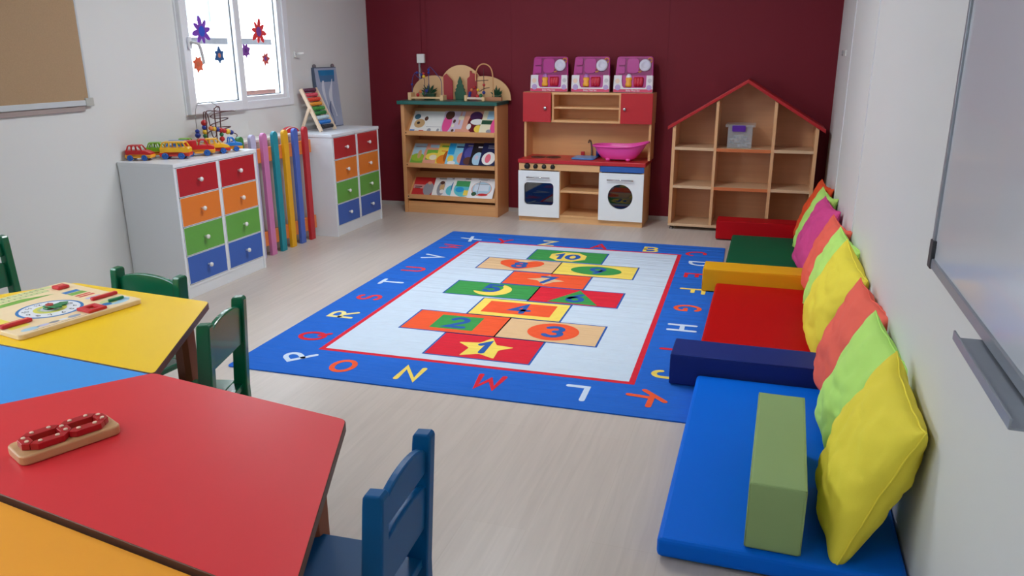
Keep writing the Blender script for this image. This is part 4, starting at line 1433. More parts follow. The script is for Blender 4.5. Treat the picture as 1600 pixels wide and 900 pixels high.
def toy_pack(cx, label, bottle_top):
    lean = -0.14
    T = Matrix.Translation((cx, 6.215, 1.021)) @ Matrix.Rotation(lean, 4, 'X')
    t = thing('toy_set_box', label, 'boxed toy', group='boxed pink toy sets on top of the play kitchen', mat=T)
    mb = MB()
    w = .152
    out = round_poly([(-w, 0), (w, 0), (w - .012, .272), (-w + .016, .272)], .022, 4)
    mb.prism(out, 'y', .0, .028, PKB, .004)
    mb.prism(round_poly([(-w + .03, .13), (w - .012, .13), (w - .022, .262), (-w + .034, .262)], .02, 4), 'y', -.0006, 0, PKD)
    mb.prism(rrect(-.125, -.07, .205, .258, .01, 4), 'y', -.008, 0, PKB, .002)
    mb.prism(rrect(-.125, -.07, .142, .196, .01, 4), 'y', -.008, 0, PKB, .002)
    mb.prism(rrect(-.056, .036, .145, .258, .025, 5), 'y', -.009, 0, PKB, .003)
    mb.build('tray', t)
    mb = MB()
    mb.lathe([(0, .013), (.022, .013), (.026, .017), (.044, .012), (.046, .008), (.040, .004), (0, .004)], (.082, 0, .205), PLW, 28, 'y')
    p = mb.build('toy_plate', t)
    mb = MB()
    mb.tube([(.082 + q[0], -.004, .205 + q[1]) for q in arc(.036, .038, .016, .016, 0, 345, 16)], .004, ORG, 6, False)
    mb.tube([(.082 + q[0], -.004, .205 + q[1]) for q in arc(-.040, -.038, .013, .013, 0, 345, 16)], .004, ORG, 6, False)
    mb.build('toy_ring', t)
    mb = MB()
    mb.lathe([(0, .042), (.022, .042), (.026, .060), (.020, .082), (.026, .10), (.024, .112), (.0, .113)], (-.038, -.004, 0), ORG, 20, squash=(1, .55))
    mb.build('toy_bottle', t)
    mb = MB()
    mb.lathe([(.022, .112), (.020, .126), (.010, .140), (0, .142)], (-.038, -.004, 0), bottle_top, 18, squash=(1, .55))
    mb.build('bottle_cap', t)
    for i, xx in enumerate((.016, .038, .060)):
        mb = MB()
        mb.lathe([(0, .044), (.016, .046), (.022, .07), (.024, .10), (.020, .116), (0, .118)], (xx, -.004 - .002 * i, 0), CUP, 18, squash=(.72, .5))
        mb.build('toy_cup', t)
    mb = MB()
    yb = -.021
    card = [(-w, .0), (w, .0), (w - .006, .128), (w - .052, .128), (w - .052, .042), (w - .06, .034), (-w + .082, .034), (-w + .068, .048), (-w + .062, .085), (-w + .062, .128), (-w + .004, .128)]
    mb.prism(card, 'y', yb, yb + .0012, CARD)
    mb.prism([(-w + .001, .001), (w - .001, .001), (w - .001, .024), (-w + .001, .024)], 'y', yb - .0008, yb, BAND)
    for (qx, qz, rr, m) in ((-w + .034, .036, .022, LILC), (w - .028, .036, .02, LILC), (-w + .03, .085, .018, pm('peach_art', (228, 196, 176))), (w - .026, .088, .016, pm('grey_art', (190, 184, 192)))):
        mb.prism(arc(qx, qz, rr, rr, 0, 345, 23), 'y', yb - .0014, yb - .0004, m)
    mb.prism([(-w, 0), (-w + .0012, 0), (-w + .0012, .126), (-w, .126)], 'y', yb, 0, CARD)
    mb.prism([(w - .0012, 0), (w, 0), (w - .001, .126), (w - .0022, .126)], 'y', yb, 0, CARD)
    mb.build('card_sleeve', t)
    cu = bpy.data.curves.new('lettering', 'FONT')
    cu.body = 'Baby Meal Set'
    cu.size = .019
    cu.align_x = 'CENTER'
    cu.extrude = .0003
    tmp = bpy.data.objects.new('lettering', cu)
    C.objects.link(tmp)
    dg = bpy.context.evaluated_depsgraph_get()
    me = bpy.data.meshes.new_from_object(tmp.evaluated_get(dg))
    bpy.data.objects.remove(tmp)
    me.transform(Matrix.Translation((0, yb - .0012, .007)) @ Matrix.Rotation(PI / 2, 4, 'X'))
    me.materials.clear()
    me.materials.append(PLW)
    lo = bpy.data.objects.new('lettering', me)
    C.objects.link(lo)
    lo.parent = t
    mb = MB()
    fr = round_poly([(-w + .004, .128), (w - .008, .128), (w - .014, .268), (-w + .018, .268)], .02, 4)
    mb.prism(fr, 'y', -.0196, -.019, FILM)
    mb.build('clear_window', t)


toy_pack(-1.702, 'boxed pink toy meal set, leftmost of three on the play kitchen', M('cap_mauve', (176, 110, 180), .3))
toy_pack(-1.366, 'boxed pink toy meal set, middle of three on the play kitchen', M('cap_mauve', (176, 110, 180), .3))
toy_pack(-1.030, 'boxed pink toy meal set with a white bottle cap, rightmost on the play kitchen', PLW)

# ================================================================ house shelf
HX = wood('maple_edge', (218, 168, 122), 'z', .45, .08)
HB = wood('maple_panel', (206, 156, 116), 'x', .5, .1)
HS = wood('maple_shelf', (214, 180, 144), 'x', .45, .08)
HO = wood('maple_orange', (204, 112, 62), 'x', .45, .08)
HRF = M('roof_red', (176, 22, 30), 0.4, 0.04)
h = thing('house_shelf', 'house-shaped wooden shelf with nine cells and a red pitched roof edge', 'shelf', (-.175, 6.21, 0))
hf, hb = 6.056, YB - .014
sl = (1.105 - .79) / .51


def rz(x):
    return 1.105 - abs(x + .172) * sl


mb = MB()
mb.prism([(-.69, .047), (.342, .047), (.342, rz(.342)), (-.172, 1.105), (-.69, rz(-.69))], 'y', hb - .008, hb, HB)
mb.build('back_panel', h, True)
for xa, xb, nm in ((-.692, -.669, 'side_panel'), (.316, .340, 'side_panel'), (-.384, -.364, 'divider'), (.024, .046, 'divider')):
    mb = MB()
    mb.prism([(xa, .047), (xb, .047), (xb, rz(xb) - .004), (xa, rz(xa) - .004)], 'y', hf, hb - .008, HX)
    mb.build(nm, h, True)
for xa, xb, dz, m in ((-.669, -.384, 0, HS), (-.364, .024, -.004, HO), (.046, .316, 0, HS)):
    for z in (.612, .323):
        mb = MB()
        mb.box(xa, xb, hf + .004, hb - .008, z + dz, z + .021 + dz * .2, HS)
        mb.box(xa, xb, hf + .0015, hf + .0045, z + dz, z + .0205 + dz * .2, m)
        mb.build('shelf', h, True)
mb = MB()
mb.box(-.692, .340, hf, hb, .027, .047, HS, .001, 1)
mb.build('bottom_board', h, True)
for sg in (-1, 1):
    mb = MB()
    xe = -.172 + sg * .556
    pts = [(-.172, 1.105), (xe, rz(xe)), (xe, rz(xe) + .026), (-.172, 1.131)]
    mb.prism(pts, 'y', hf - .012, hb, HRF, .002)
    mb.build('roof_board', h, True)
for fx in (-.665, .31):
    for fy in (hf + .03, hb - .04):
        mb = MB()
        mb.lathe([(0, 0), (.019, 0), (.019, .006), (.014, .008), (.014, .027), (0, .027)], (fx, fy, 0), M('foot_metal', (120, 118, 116), .3, .05, metal=.7), 18)
        mb.build('foot', h, True)
# clear box on the middle shelf
t = thing('plastic_box', 'clear plastic storage box with a purple latch on the house shelf', 'storage box', (-.21, 6.2, .633))
CLR = M('clear_plastic_box', (206, 210, 214), 0.2, 0.02, alpha=.30)
zb = .6335
mb = MB()
for (a, b, c, d, e, f) in ((-.292, -.118, 6.11, 6.112, zb, .785), (-.292, -.118, 6.298, 6.30, zb, .785), (-.292, -.29, 6.112, 6.298, zb, .785), (-.12, -.118, 6.112, 6.298, zb, .785), (-.29, -.12, 6.112, 6.298, zb, zb + .002)):
    mb.box(a, b, c, d, e, f, CLR)
mb.build('tub', t, True)
mb = MB()
mb.prism(rrect(-.312, -.098, 6.098, 6.31, .012, 4), 'z', .7855, .806, CLR, .003)
mb.build('lid', t, True)
mb = MB()
mb.prism(rrect(-.262, -.166, .755, .80, .008, 4), 'y', 6.088, 6.0975, M('latch_purple', (86, 30, 150), .3, .05), .002)
mb.build('latch', t, True)
mb = MB()
rnd = random.Random(3)
for q in range(26):
    px, py, pz = -.275 + .12 * rnd.random(), 6.125 + .14 * rnd.random(), zb + .010 + .075 * rnd.random()
    mb.box(px, px + .02 + .03 * rnd.random(), py, py + .02, pz - .006, pz + .006, M('contents_%d' % (q % 3), ((190, 202, 210), (150, 166, 180), (216, 216, 212))[q % 3], .4, .05), .001, 1, mat=Matrix.Translation((px, py, pz)) @ Matrix.Rotation(rnd.random() * .8 - .4, 4, 'Y') @ Matrix.Rotation(rnd.random(), 4, 'Z') @ Matrix.Translation((-px, -py, -pz)))
o = mb.build('contents', t, True)
o['kind'] = 'stuff'

# ================================================================ half-hexagon tables
EDGE = M('edge_band_brown', (98, 58, 40), 0.5, 0.12, 12)
LEGW = wood('leg_wood', (150, 78, 48), 'z', .45, .15)
S = 0.597
HTW = S * math.sqrt(3) / 2


def table(p0, heading, zt, m, label, legcol=LEGW):
    """p0 = left end of the long side, which runs along heading; the top lies to the left of it"""
    t = thing('activity_table', label, 'table', (p0[0], p0[1], 0), math.radians(heading), 'half-hexagon activity tables')
    pts = [(0, 0), (2 * S, 0), (1.5 * S, HTW), (.5 * S, HTW)]
    cx, cy = S, HTW * .45
    g = .0015
    pts = [(cx + (p[0] - cx) * (1 - g), cy + (p[1] - cy) * (1 - g * 2)) for p in pts]
    rp = round_poly(pts, .016, 5)
    mb = MB()
    mb.prism(rp, 'z', zt - .022, zt - .0006, EDGE, .0012, 1)
    ins = [(cx + (p[0] - cx) * .9968, cy + (p[1] - cy) * .994) for p in rp]
    mb.prism(ins, 'z', zt - .001, zt, m)
    mb.build('tabletop', t)
    mb = MB()
    fr = [(cx + (p[0] - cx) * .84, cy + (p[1] - cy) * .72) for p in pts]
    fi = [(cx + (p[0] - cx) * .80, cy + (p[1] - cy) * .64) for p in pts]
    for i in range(4):
        j = (i + 1) % 4
        mb.prism([fr[i], fr[j], fi[j], fi[i]], 'z', zt - .075, zt - .0225, LEGW)
    mb.build('apron', t)
    for (px, py) in ((.145, .06), (2 * S - .145, .06), (1.5 * S - .055, HTW - .07), (.5 * S + .055, HTW - .07)):
        mb = MB()
        w = .029
        c8 = [(px + w * a, py + w * b) for a, b in ((-1, -.55), (-.55, -1), (.55, -1), (1, -.55), (1, .55), (.55, 1), (-.55, 1), (-1, .55))]
        mb.prism(c8, 'z', 0, zt - .0225, legcol, .002, 1)
        mb.build('leg', t)
    return t


def lam(name, rgb):
    return M(name, rgb, 0.34, 0.012, 3, spec=.45)


TZ = 0.56
meet = (-1.41, 1.441)
hA, hB = -4.3, -8.3
ca, sa = math.cos(math.radians(hA)), math.sin(math.radians(hA))
cb, sb = math.cos(math.radians(hB)), math.sin(math.radians(hB))
# yellow: long side ends at the meeting corner
yl = (meet[0] - 2 * S * ca, meet[1] - 2 * S * sa)
table(yl, hA, TZ - .0035, lam('laminate_yellow', (250, 206, 18)), 'yellow-topped activity table with the clock board on it')
# blue: shares the long side, lies on the other side of it
table((meet[0] - .003 * -sa * -1, meet[1] - .003 * ca), hA + 180, TZ - .004, lam('laminate_sky_blue', (58, 158, 240)), 'sky blue activity table between the yellow and the red one')
# red: short side runs from the meeting corner to the right
rl0 = (meet[0] - .5 * S * cb + HTW * sb, meet[1] - .5 * S * sb - HTW * cb)
table(rl0, hB, TZ, lam('laminate_table_red', (224, 50, 58)), 'red-topped activity table with the red number toy on it')
rl1 = (rl0[0] + 2 * S * cb + .004 * sb, rl0[1] + 2 * S * sb - .004 * cb)
table(rl1, hB + 180, TZ - .010, lam('laminate_orange', (248, 166, 44)), 'orange-topped activity table nearest the camera')


# ================================================================ chairs
def chair(loc, rz, m, label, slats, w=.262):
    t = thing('child_chair', label, 'chair', (loc[0], loc[1], 0), rz, 'small painted wooden chairs at the activity tables')
    hw = w / 2
    pw = .030
    # local +y is the front; the back posts stand at y = 0
    prof = [(-.018, 0), (.026, 0), (.026, .30), (.016, .44), (.006, .575)] + [(.004, .592), (.0, .598), (-.028, .600), (-.033, .596), (-.035, .590)] + [(-.034, .575), (-.026, .44), (-.018, .30)]
    for sx in (-1, 1):
        mb = MB()
        mb.prism(prof, 'x', sx * hw - (pw if sx > 0 else 0), sx * hw + (pw if sx < 0 else 0), m, .004, 2)
        mb.build('back_post', t)
        mb = MB()
        mb.prism(rrect(sx * (hw - .016) - .014, sx * (hw - .016) + .014, .215, .25, .006, 3), 'z', 0, .292, m)
        mb.build('front_leg', t)
        mb = MB()
        mb.box(sx * (hw - .014) - .008, sx * (hw - .014) + .008, .02, .225, .11, .142, m, .004)
        mb.build('side_stretcher', t)
    mb = MB()
    mb.prism(round_poly([(-hw - .004, .028), (hw + .004, .028), (hw + .006, .275), (-hw - .006, .275)], .02, 4), 'z', .291, .311, m, .005, 2)
    mb.box(-hw + pw - .002, hw - pw + .002, -.006, .03, .291, .311, m, .002)
    mb.build('seat', t)
    mb = MB()
    mb.box(-hw + .02, hw - .02, .225, .24, .235, .290, m, .003)
    mb.build('front_rail', t)
    xi = hw - pw + .003
    for (z0, z1e, z1m, lean) in slats:
        mb = MB()
        top = [(xi * math.cos(math.radians(a)) if 0 < a < 180 else (xi if a == 0 else -xi), z1e + (z1m - z1e) * math.sin(math.radians(a))) for a in range(0, 181, 12)]
        zc = (z0 + z1m) / 2
        yc = -.002 - .014 * (zc - .31) / .27
        mb.prism([(-xi, z0), (xi, z0)] + top, 'y', -.009, .008, m, .004, 2,
                 mat=Matrix.Translation((0, yc, zc)) @ Matrix.Rotation(.06, 4, 'X') @ Matrix.Translation((0, 0, -zc)))
        mb.build('back_slat', t)


GLOSS_G = M('paint_green', (0, 100, 66), 0.25, 0.04, 6, coat=.15)
GLOSS_B = M('paint_blue', (0, 84, 140), 0.42, 0.04, 6, spec=.22)
TWO = ((.514, .556, .590, 0), (.385, .480, .496, 0))
ONE = ((.448, .556, .590, 0),)
chair((-.612, 1.166), PI / 2 + .06, GLOSS_B, 'blue chair with two back slats tucked under the red table', TWO, .262)
chair((-1.505, 1.812), PI / 2 + .28, GLOSS_G, 'green chair with one broad back panel, nearest the rug', ONE, .29)
chair((-2.012, 2.078), PI - .10, GLOSS_G, 'green chair facing the camera behind the yellow table, beside the cabinet', ONE, .325)
chair((-3.005, 2.24), -PI / 2 - .08, GLOSS_G, 'green chair with two back slats at the far left edge of the picture', TWO, .29)

# ================================================================ clock board on the yellow table
ZB = TZ - .003
CW = wood('board_pine', (242, 216, 172), 'x', .5, .08)
c0, c1, c2 = Vector((-1.933, 1.517)), Vector((-1.860, 1.902)), Vector((-2.272, 1.95))
ux = (c1 - c0).normalized()             # along the right-hand edge, away from the camera
uy = (c2 - c1) - ux * (c2 - c1).dot(ux)
uy = uy.normalized()                    # leftwards
Lx, Ly = .390, .41
ang = math.atan2(ux.y, ux.x)
t = thing('clock_board', 'wooden learning clock and calendar board lying on the yellow table', 'clock board', (c0.x, c0.y, ZB), ang)
mbB = MB()
mbB.prism(rrect(0, Lx, 0, Ly, .014, 4), 'z', 0, .016, CW, .003)
HTB = .0162


def flat(mb, pts, z, m):
    mb.poly([(p[0], p[1], z) for p in pts], m)


CKB, CKW, CKY = M('print_clock_blue', (48, 122, 186), .5, .06), M('print_clock_white', (232, 234, 238), .5, .02), M('print_clock_yellow', (212, 208, 84), .5, .08)
INK = M('print_ink', (50, 50, 60), .5, .05)
cx, cy = .185, .158
mb = MB()
flat(mb, arc(cx, cy,   .092, .092, 0, 354, 59), HTB, CKB)
flat(mb, arc(cx, cy, .083, .083, 0, 354, 59), HTB + .0002, CKW)
flat(mb, arc(cx, cy, .046, .046, 0, 352, 44), HTB + .0004, CKY)
flat(mb, arc(cx, cy, .034, .034, 0, 352, 44), HTB + .0006, M('print_clock_sage', (176, 196, 130), .5, .06))
flat(mb, arc(cx, cy, .026, .026, 0, 352, 44), HTB + .0008, CKW)
for hnum in range(1, 13):
    a = math.radians(-30 * hnum)
    # twelve o'clock points left (the board is read from its right-hand side)
    dx, dy = math.sin(a), math.cos(a)
    px, py = cx - .066 * dx, cy + .066 * dy
    for i, ch in enumerate(str(hnum)):
        off = (i - (len(str(hnum)) - 1) / 2) * .010
        glyph(mb, ch, px + off, py, .015, 0, .0026, HTB + .0004, INK, 1)
dial = mb.build('clock_dial', t)
HG = M('hand_green', (34, 132, 76), 0.35, 0.05)
mb = MB()
mb.cyl((cx, cy, HTB), (cx, cy, HTB + .016), .011, M('pivot_red', (178, 60, 50), .4), n=18)
mb.build('pivot', t)
for (a, L, z) in ((6, .050, .007), (-72, .030, .012)):
    a = math.radians(a)
    d = Vector((math.cos(a), math.sin(a)))
    n_ = Vector((-d.y, d.x))
    P = [Vector((cx, cy)) - d * .016 + n_ * .010, Vector((cx, cy)) - d * .016 - n_ * .010, Vector((cx, cy)) + d * L - n_ * .014, Vector((cx, cy)) + d * (L + .014), Vector((cx, cy)) + d * L + n_ * .014]
    mb = MB()
    mb.prism([(p.x, p.y) for p in P], 'z', HTB + z - .004, HTB + z, HG, .001, 1)
    mb.build('clock_hand', t)
SR = M('slider_red', (206, 40, 48), 0.35, 0.04)
GR1, GR2 = M('print_green', (140, 180, 84), .5, .1, 30), M('print_pale_green', (206, 212, 150), .5, .08, 30)
SKY2 = M('print_sky', (120, 190, 222), .5, .06)
PRY, PRR, PRL = M('print_lemon', (240, 222, 92), .5, .05), M('print_tomato', (222, 84, 74), .5, .05), M('print_lavender', (196, 192, 222), .5, .05)
mb = mbB
# month and date strips along the far left edge, season wheel picture, weather strip
flat(mb, [(.02, .375), (.33, .375), (.33, .402), (.02, .402)], HTB, GR2)
flat(mb, [(.02, .342), (.30, .342), (.30, .370), (.02, .370)], HTB, GR2)
flat(mb, [(.015, .300), (.29, .300), (.20, .335), (.10, .330), (.015, .337)], HTB, GR1)
for i in range(16):
    for j in range(3):
        xx, yy = .028 + .018 * i, (.380, .391, .353)[j]
        glyph(mb, str((i * 3 + j) % 10), xx, yy, .007, 0, .0014, HTB + .0002, INK)
flat(mb, [(.302, .262), (.354, .262), (.354, .288), (.302, .288)], HTB, CKB)
flat(mb, [(.302, .228), (.354, .228), (.354, .258), (.302, .258)], HTB, GR1)
flat(mb, [(.302, .206), (.354, .206), (.354, .218), (.302, .218)], HTB, PRR)
flat(mb, [(.302, .186), (.354, .186), (.354, .199), (.302, .199)], HTB, PRR)
flat(mb, [(.302, .148), (.354, .148), (.354, .166), (.302, .166)], HTB, PRL)
flat(mb, arc(.332, .056, .046, .036, 0, 350, 30), HTB, SKY2)
flat(mb, arc(.318, .066, .026, .024, 0, 350, 24), HTB + .0002, GR2)
flat(mb, arc(.298, .048, .016, .014, 0, 350, 20), HTB + .0004, CKB)
flat(mb, [(.016, .125), (.056, .125), (.056, .29), (.016, .29)], HTB + .0003, PRY)
flat(mb, [(.016, .065), (.072, .065), (.072, .125), (.016, .125)], HTB, PRY)
for (x_, y_, a_, b_, m_) in ((.048, .030, .026, .014, SKY2), (.085, .030, .018, .010, PRL), (.118, .030, .016, .009, M('print_grey', (160, 164, 172), .5)), (.146, .030, .014, .008, CKW), (.180, .030, .020, .011, M('print_cloud', (150, 162, 184), .5))):
    flat(mb, arc(x_, y_, a_, b_, 0, 345, 22), HTB, m_)
flat(mb, [(.045, .0085), (.206, .0085), (.206, .0105), (.045, .0105)], HTB, INK)
mb.build('board', t)
for (xa, xb, ya, yb_, dx) in ((.316, .356, .322, .362, 0), (.296, .384, .112, .128, 0), (.004, .092, .088, .112, 0)):
    mb = MB()
    mb.box(xa, xb, ya, yb_, HTB, HTB + .011, SR, .004)
    mb.box(xa + .012, xb - .012, (ya + yb_) / 2 - .003, (ya + yb_) / 2 + .003, HTB + .0105, HTB + .0114, M('slot_peach', (240, 150, 110), .5))
    mb.build('slider', t)
mb = MB()
for a, b, c, d in ((.212, .272, .052, .068), (.212, .272, .006, .022), (.212, .230, .020, .054), (.254, .272, .020, .054)):
    mb.box(a, b, c, d, HTB, HTB + .009, SR, .002)
mb.build('frame_slider', t)
mb = MB()
mb.prism(round_poly([(.310, .052), (.362, .050), (.366, .062), (.314, .066)], .005, 3), 'z', HTB + .001, HTB + .009, HG, .002)
mb.build('pointer', t)

# ================================================================ red number toy on the red table
A = Vector((-1.307, .986))
E_ = Vector((-1.233, 1.156))
d = (E_ - A).normalized()
L = .190
Wd = .087
nrm = Vector((-d.y, d.x))
base0 = A - d * .006 - nrm * 0
t = thing('number_toy', 'red figure eight number toy with pale pegs on a wooden base, on the red table', 'number toy', (base0.x, base0.y, TZ + .0005), math.atan2(d.y, d.x))
NB = wood('number_base_wood', (206, 160, 112), 'x', .4, .08)
mb = MB()
mb.prism(rrect(0, L, 0, Wd, .016, 6), 'z', 0, .020, NB, .004, 3)
mb.build('base', t)
NR = M('number_red', (180, 22, 32), 0.3, 0.05)
PEG = M('peg_pale', (240, 206, 180), 0.4, 0.04)
th, zt0, zt1 = .0215, .0205, .0340
xs, ysg = (.024, .095, .166), (.0195, .0675)


def seg(p, q):
    p, q = Vector(p), Vector(q)
    dd = (q - p).normalized()
    nn = Vector((-dd.y, dd.x))
    h_ = th / 2
    e = .0012
    a, b = p + dd * e, q - dd * e
    P = [a, a + dd * h_ + nn * h_, b - dd * h_ + nn * h_, b, b - dd * h_ - nn * h_, a + dd * h_ - nn * h_]
    mb = MB()
    mb.prism([(v.x, v.y) for v in P], 'z', zt0, zt1, NR, .0012, 2)
    o = mb.build('number_segment', t)
    for f in (.28, .72):
        c = p.lerp(q, f)
        m2 = MB()
        m2.lathe([(0, .0), (.0042, 0), (.0042, .0018), (.0034, .0028), (0, .003)], (c.x, c.y, zt1), PEG, 14)
        m2.build('peg', o)


for x_ in xs:
    seg((x_, ysg[0]), (x_, ysg[1]))
for y_ in ysg:
    seg((xs[0], y_), (xs[1], y_))
    seg((xs[1], y_), (xs[2], y_))

# ================================================================ toy vehicles on the near cabinet
CT = CH + .0008
WBLU = M('wheel_blue', (28, 92, 176), 0.4, 0.06, 30)


def vehicle(x, y, rz, body, chassis, kind, label, name='toy_car', s=1.0):
    t = thing(name, label, 'toy car', (x, y, CT), rz, 'plastic toy vehicles on the drawer cabinet')
    W2 = .030 * s

    def q(P):
        return [(p[0] * s, p[1] * s) for p in P]
    mb = MB()
    chp = [(-.068, .014), (-.058, .014)] + arc(-.042, .014, .0185, .0185, 180, 0, 8) + arc(.036, .014, .0185, .0185, 180, 0, 8) + [(.072, .014), (.076, .022), (.074, .032), (-.070, .032)]
    mb.prism(q(chp), 'y', -W2 - .002, W2 + .002, chassis, .0015, 1)
    mb.build('chassis', t)
    mb = MB()
    if kind == 'car':
        low = [(-.066, .031), (.070, .031), (.072, .040), (.040, .054), (-.066, .056)]
        cab, rf = (-.062, .030), (-.052, .012)
    elif kind == 'van':
        low = [(-.066, .031), (.072, .031), (.073, .050), (.066, .056), (-.066, .056)]
        cab, rf = (-.064, .066), (-.054, .052)
    elif kind == 'pickup':
        low = [(-.068, .031), (.072, .031), (.073, .046), (.044, .054), (.036, .054), (-.006, .054), (-.008, .048), (-.068, .048)]
        cab, rf = (-.004, .042), (.0, .026)
    else:
        low = [(-.068, .031), (.072, .031), (.073, .046), (.050, .054), (-.010, .054), (-.012, .078), (-.068, .078)]
        cab, rf = (-.006, .046), (.0, .030)
    mb.prism(q(low), 'y', -W2, W2, body, .002, 2)
    zb_, zr = .054 * s, .080 * s
    # roof, pillars and open windows
    mb.prism(q([(rf[0], .078), (rf[1], .078), (rf[1] - .004, .084), (rf[0] + .004, .084)]), 'y', -W2 + .003, W2 - .003, body, .0015, 1)
    npil = 4 if kind in ('car', 'van') else 2
    for i in range(npil):
        f = i / (npil - 1)
        xb_ = (cab[0] + (cab[1] - cab[0]) * f) * s
        xt_ = (rf[0] + (rf[1] - rf[0]) * f) * s
        hw_ = .0034 * s
        for sy in (-1, 1):
            ya, yb2 = sorted((sy * (W2 - .001), sy * (W2 - .006)))
            xb2 = min(max(xb_, cab[0] * s + hw_), cab[1] * s - hw_)
            xt2 = min(max(xt_, rf[0] * s + hw_), rf[1] * s - hw_)
            mb.prism([(xb2 - hw_, zb_ - .002), (xb2 + hw_, zb_ - .002), (xt2 + hw_, zr - .001), (xt2 - hw_, zr - .001)], 'y', ya, yb2, body)
    mb.build('body', t)
    for wx in (-.042, .036):
        for sy in (-1, 1):
            mb = MB()
            yy = sy * (W2 - .001)
            mb.lathe([(0, -.005), (.012 * s, -.005), (.0158 * s, -.003), (.0158 * s, .005), (.012 * s, .0065), (.009 * s, .004), (.004 * s, .004), (.003 * s, .0065), (0, .0065)],
                     (wx * s, yy, .0158 * s), WBLU, 20, 'y')
            if sy > 0:
                mb.move(Matrix.Translation((0, yy, 0)) @ Matrix.Diagonal((1, -1, 1, 1)) @ Matrix.Translation((0, -yy, 0)))
                bmesh.ops.recalc_face_normals(mb.bm, faces=mb.bm.faces)
            mb.build('wheel', t)
    return t


VR, VG, VB, VY = M('car_red', (200, 28, 36), .3, .03), M('car_green', (128, 184, 40), .3, .03), M('car_blue', (26, 120, 206), .3, .03), M('car_yellow', (240, 184, 34), .3, .03)
VOR, VAM, VCR = M('car_red_base', (206, 56, 40), .35, .03), M('car_amber', (246, 172, 54), .35, .03), M('car_peach', (246, 186, 120), .35, .03)
vehicle(-3.306, 3.508, .33, VR, VAM, 'car', 'red toy car with an amber chassis at the front left corner of the cabinet top')
vehicle(-3.162, 3.622, .40, VY, VOR, 'van', 'yellow toy van with a red chassis beside the red car', 'toy_van', 1.13)
vehicle(-3.300, 3.655, .50, VG, VAM, 'car', 'green toy car behind the front red car')
vehicle(-3.262, 3.765, .55, VB, VAM, 'van', 'blue toy van behind the yellow van', 'toy_van')
vehicle(-3.122, 3.772, .66, VR, VAM, 'truck', 'red toy truck with a boxy back beside the yellow van', 'toy_truck', 1.13)
vehicle(-3.100, 3.888, .74, VY, VOR, 'car', 'yellow toy car with a red chassis, right of the red truck', s=1.06)
vehicle(-3.092, 3.998, .85, VB, VAM, 'pickup', 'blue toy pickup at the front edge near the bead maze', 'toy_pickup')
vehicle(-3.285, 3.882, .5, VG, VOR, 'car', 'green toy car at the wall between the blue van and the bead maze')

# ---- large bead maze at the right end of the near cabinet
ym = 4.06
t = wire_toy('bead_maze', 'large wire bead maze on a wooden base at the window end of the near cabinet', [(-3.36, -3.165, 3.955, 4.135, CT, CT + .038, M('maze_base', (224, 192, 160), .45, .06, 6))],
    [([(-3.21, 3.965, CT + .03), (-3.21, 3.965, .96), (-3.212, 3.975, .985), (-3.215, 4.0, .995), (-3.22, 4.10, .985), (-3.225, 4.24, .978), (-3.26, 4.31, .975), (-3.29, 4.25, .972), (-3.26, 4.10, .968), (-3.25, 4.06, .955), (-3.27, 4.12, .94), (-3.28, 4.26, .932), (-3.29, 4.22, .918), (-3.26, 4.09, .91), (-3.255, 4.06, .90), (-3.26, 4.12, .887), (-3.27, 4.265, .878), (-3.30, 4.23, .865), (-3.29, 4.08, .86), (-3.30, 4.06, .80), (-3.30, 4.06, CT + .03)], .0034, WB),
     ([(-3.30, 3.99, CT + .03), (-3.30, 3.985, .95), (-3.30, 4.01, 1.025), (-3.30, 4.07, 1.055), (-3.30, 4.14, 1.035), (-3.30, 4.20, .995), (-3.31, 4.10, .95), (-3.32, 4.10, CT + .03)], .0022, M('wire_grey', (150, 146, 146), .3, .04, metal=.5)),
     ([(-3.235, 4.08, CT + .03), (-3.235, 4.08, .98), (-3.235, 4.09, 1.005), (-3.235, 4.115, 1.012), (-3.235, 4.132, .995), (-3.235, 4.125, .90), (-3.235, 4.125, CT + .03)], .0036, WB),
     ([(-3.27, 4.02, CT + .03), (-3.27, 4.02, .95), (-3.27, 4.03, .985), (-3.27, 4.06, .96), (-3.27, 4.08, .85), (-3.27, 4.10, .825), (-3.27, 4.12, .84), (-3.27, 4.12, .87)], .003, WB),
     ([(-3.245, 4.03, .89), (-3.235, 4.09, .875), (-3.225, 4.16, .858), (-3.215, 4.20, .848), (-3.205, 4.235, .83), (-3.205, 4.20, .80), (-3.205, 4.125, CT + .034)], .003, WB)],
    [((-3.30, 3.987, .848), .017, bb_), ((-3.30, 3.987, .872), .013, bb_), ((-3.30, 3.988, .818), .012, bo_), ((-3.27, 4.02, .92), .019, br_), ((-3.27, 4.02, .893), .017, bb_), ((-3.27, 4.02, .866), .016, by_), ((-3.27, 4.02, .842), .015, bg_), ((-3.27, 4.02, .818), .013, bo_),
     ((-3.243, 4.04, .887), .014, bo_), ((-3.239, 4.066, .881), .014, by_), ((-3.235, 4.092, .875), .014, bb_), ((-3.231, 4.118, .869), .015, br_), ((-3.227, 4.144, .863), .015, br_), ((-3.222, 4.170, .856), .017, by_), ((-3.217, 4.196, .849), .015, bb_),
     ((-3.235, 4.126, .815), .016, br_), ((-3.235, 4.125, .842), .013, bg_)])

# ---- abacus on the far cabinet
AW = wood('abacus_wood', (238, 214, 186), 'z', .45, .06)
ab = thing('bead_abacus', 'wooden A-frame abacus with rainbow rows of beads on the far cabinet', 'abacus', (-3.27, 5.31, CT))


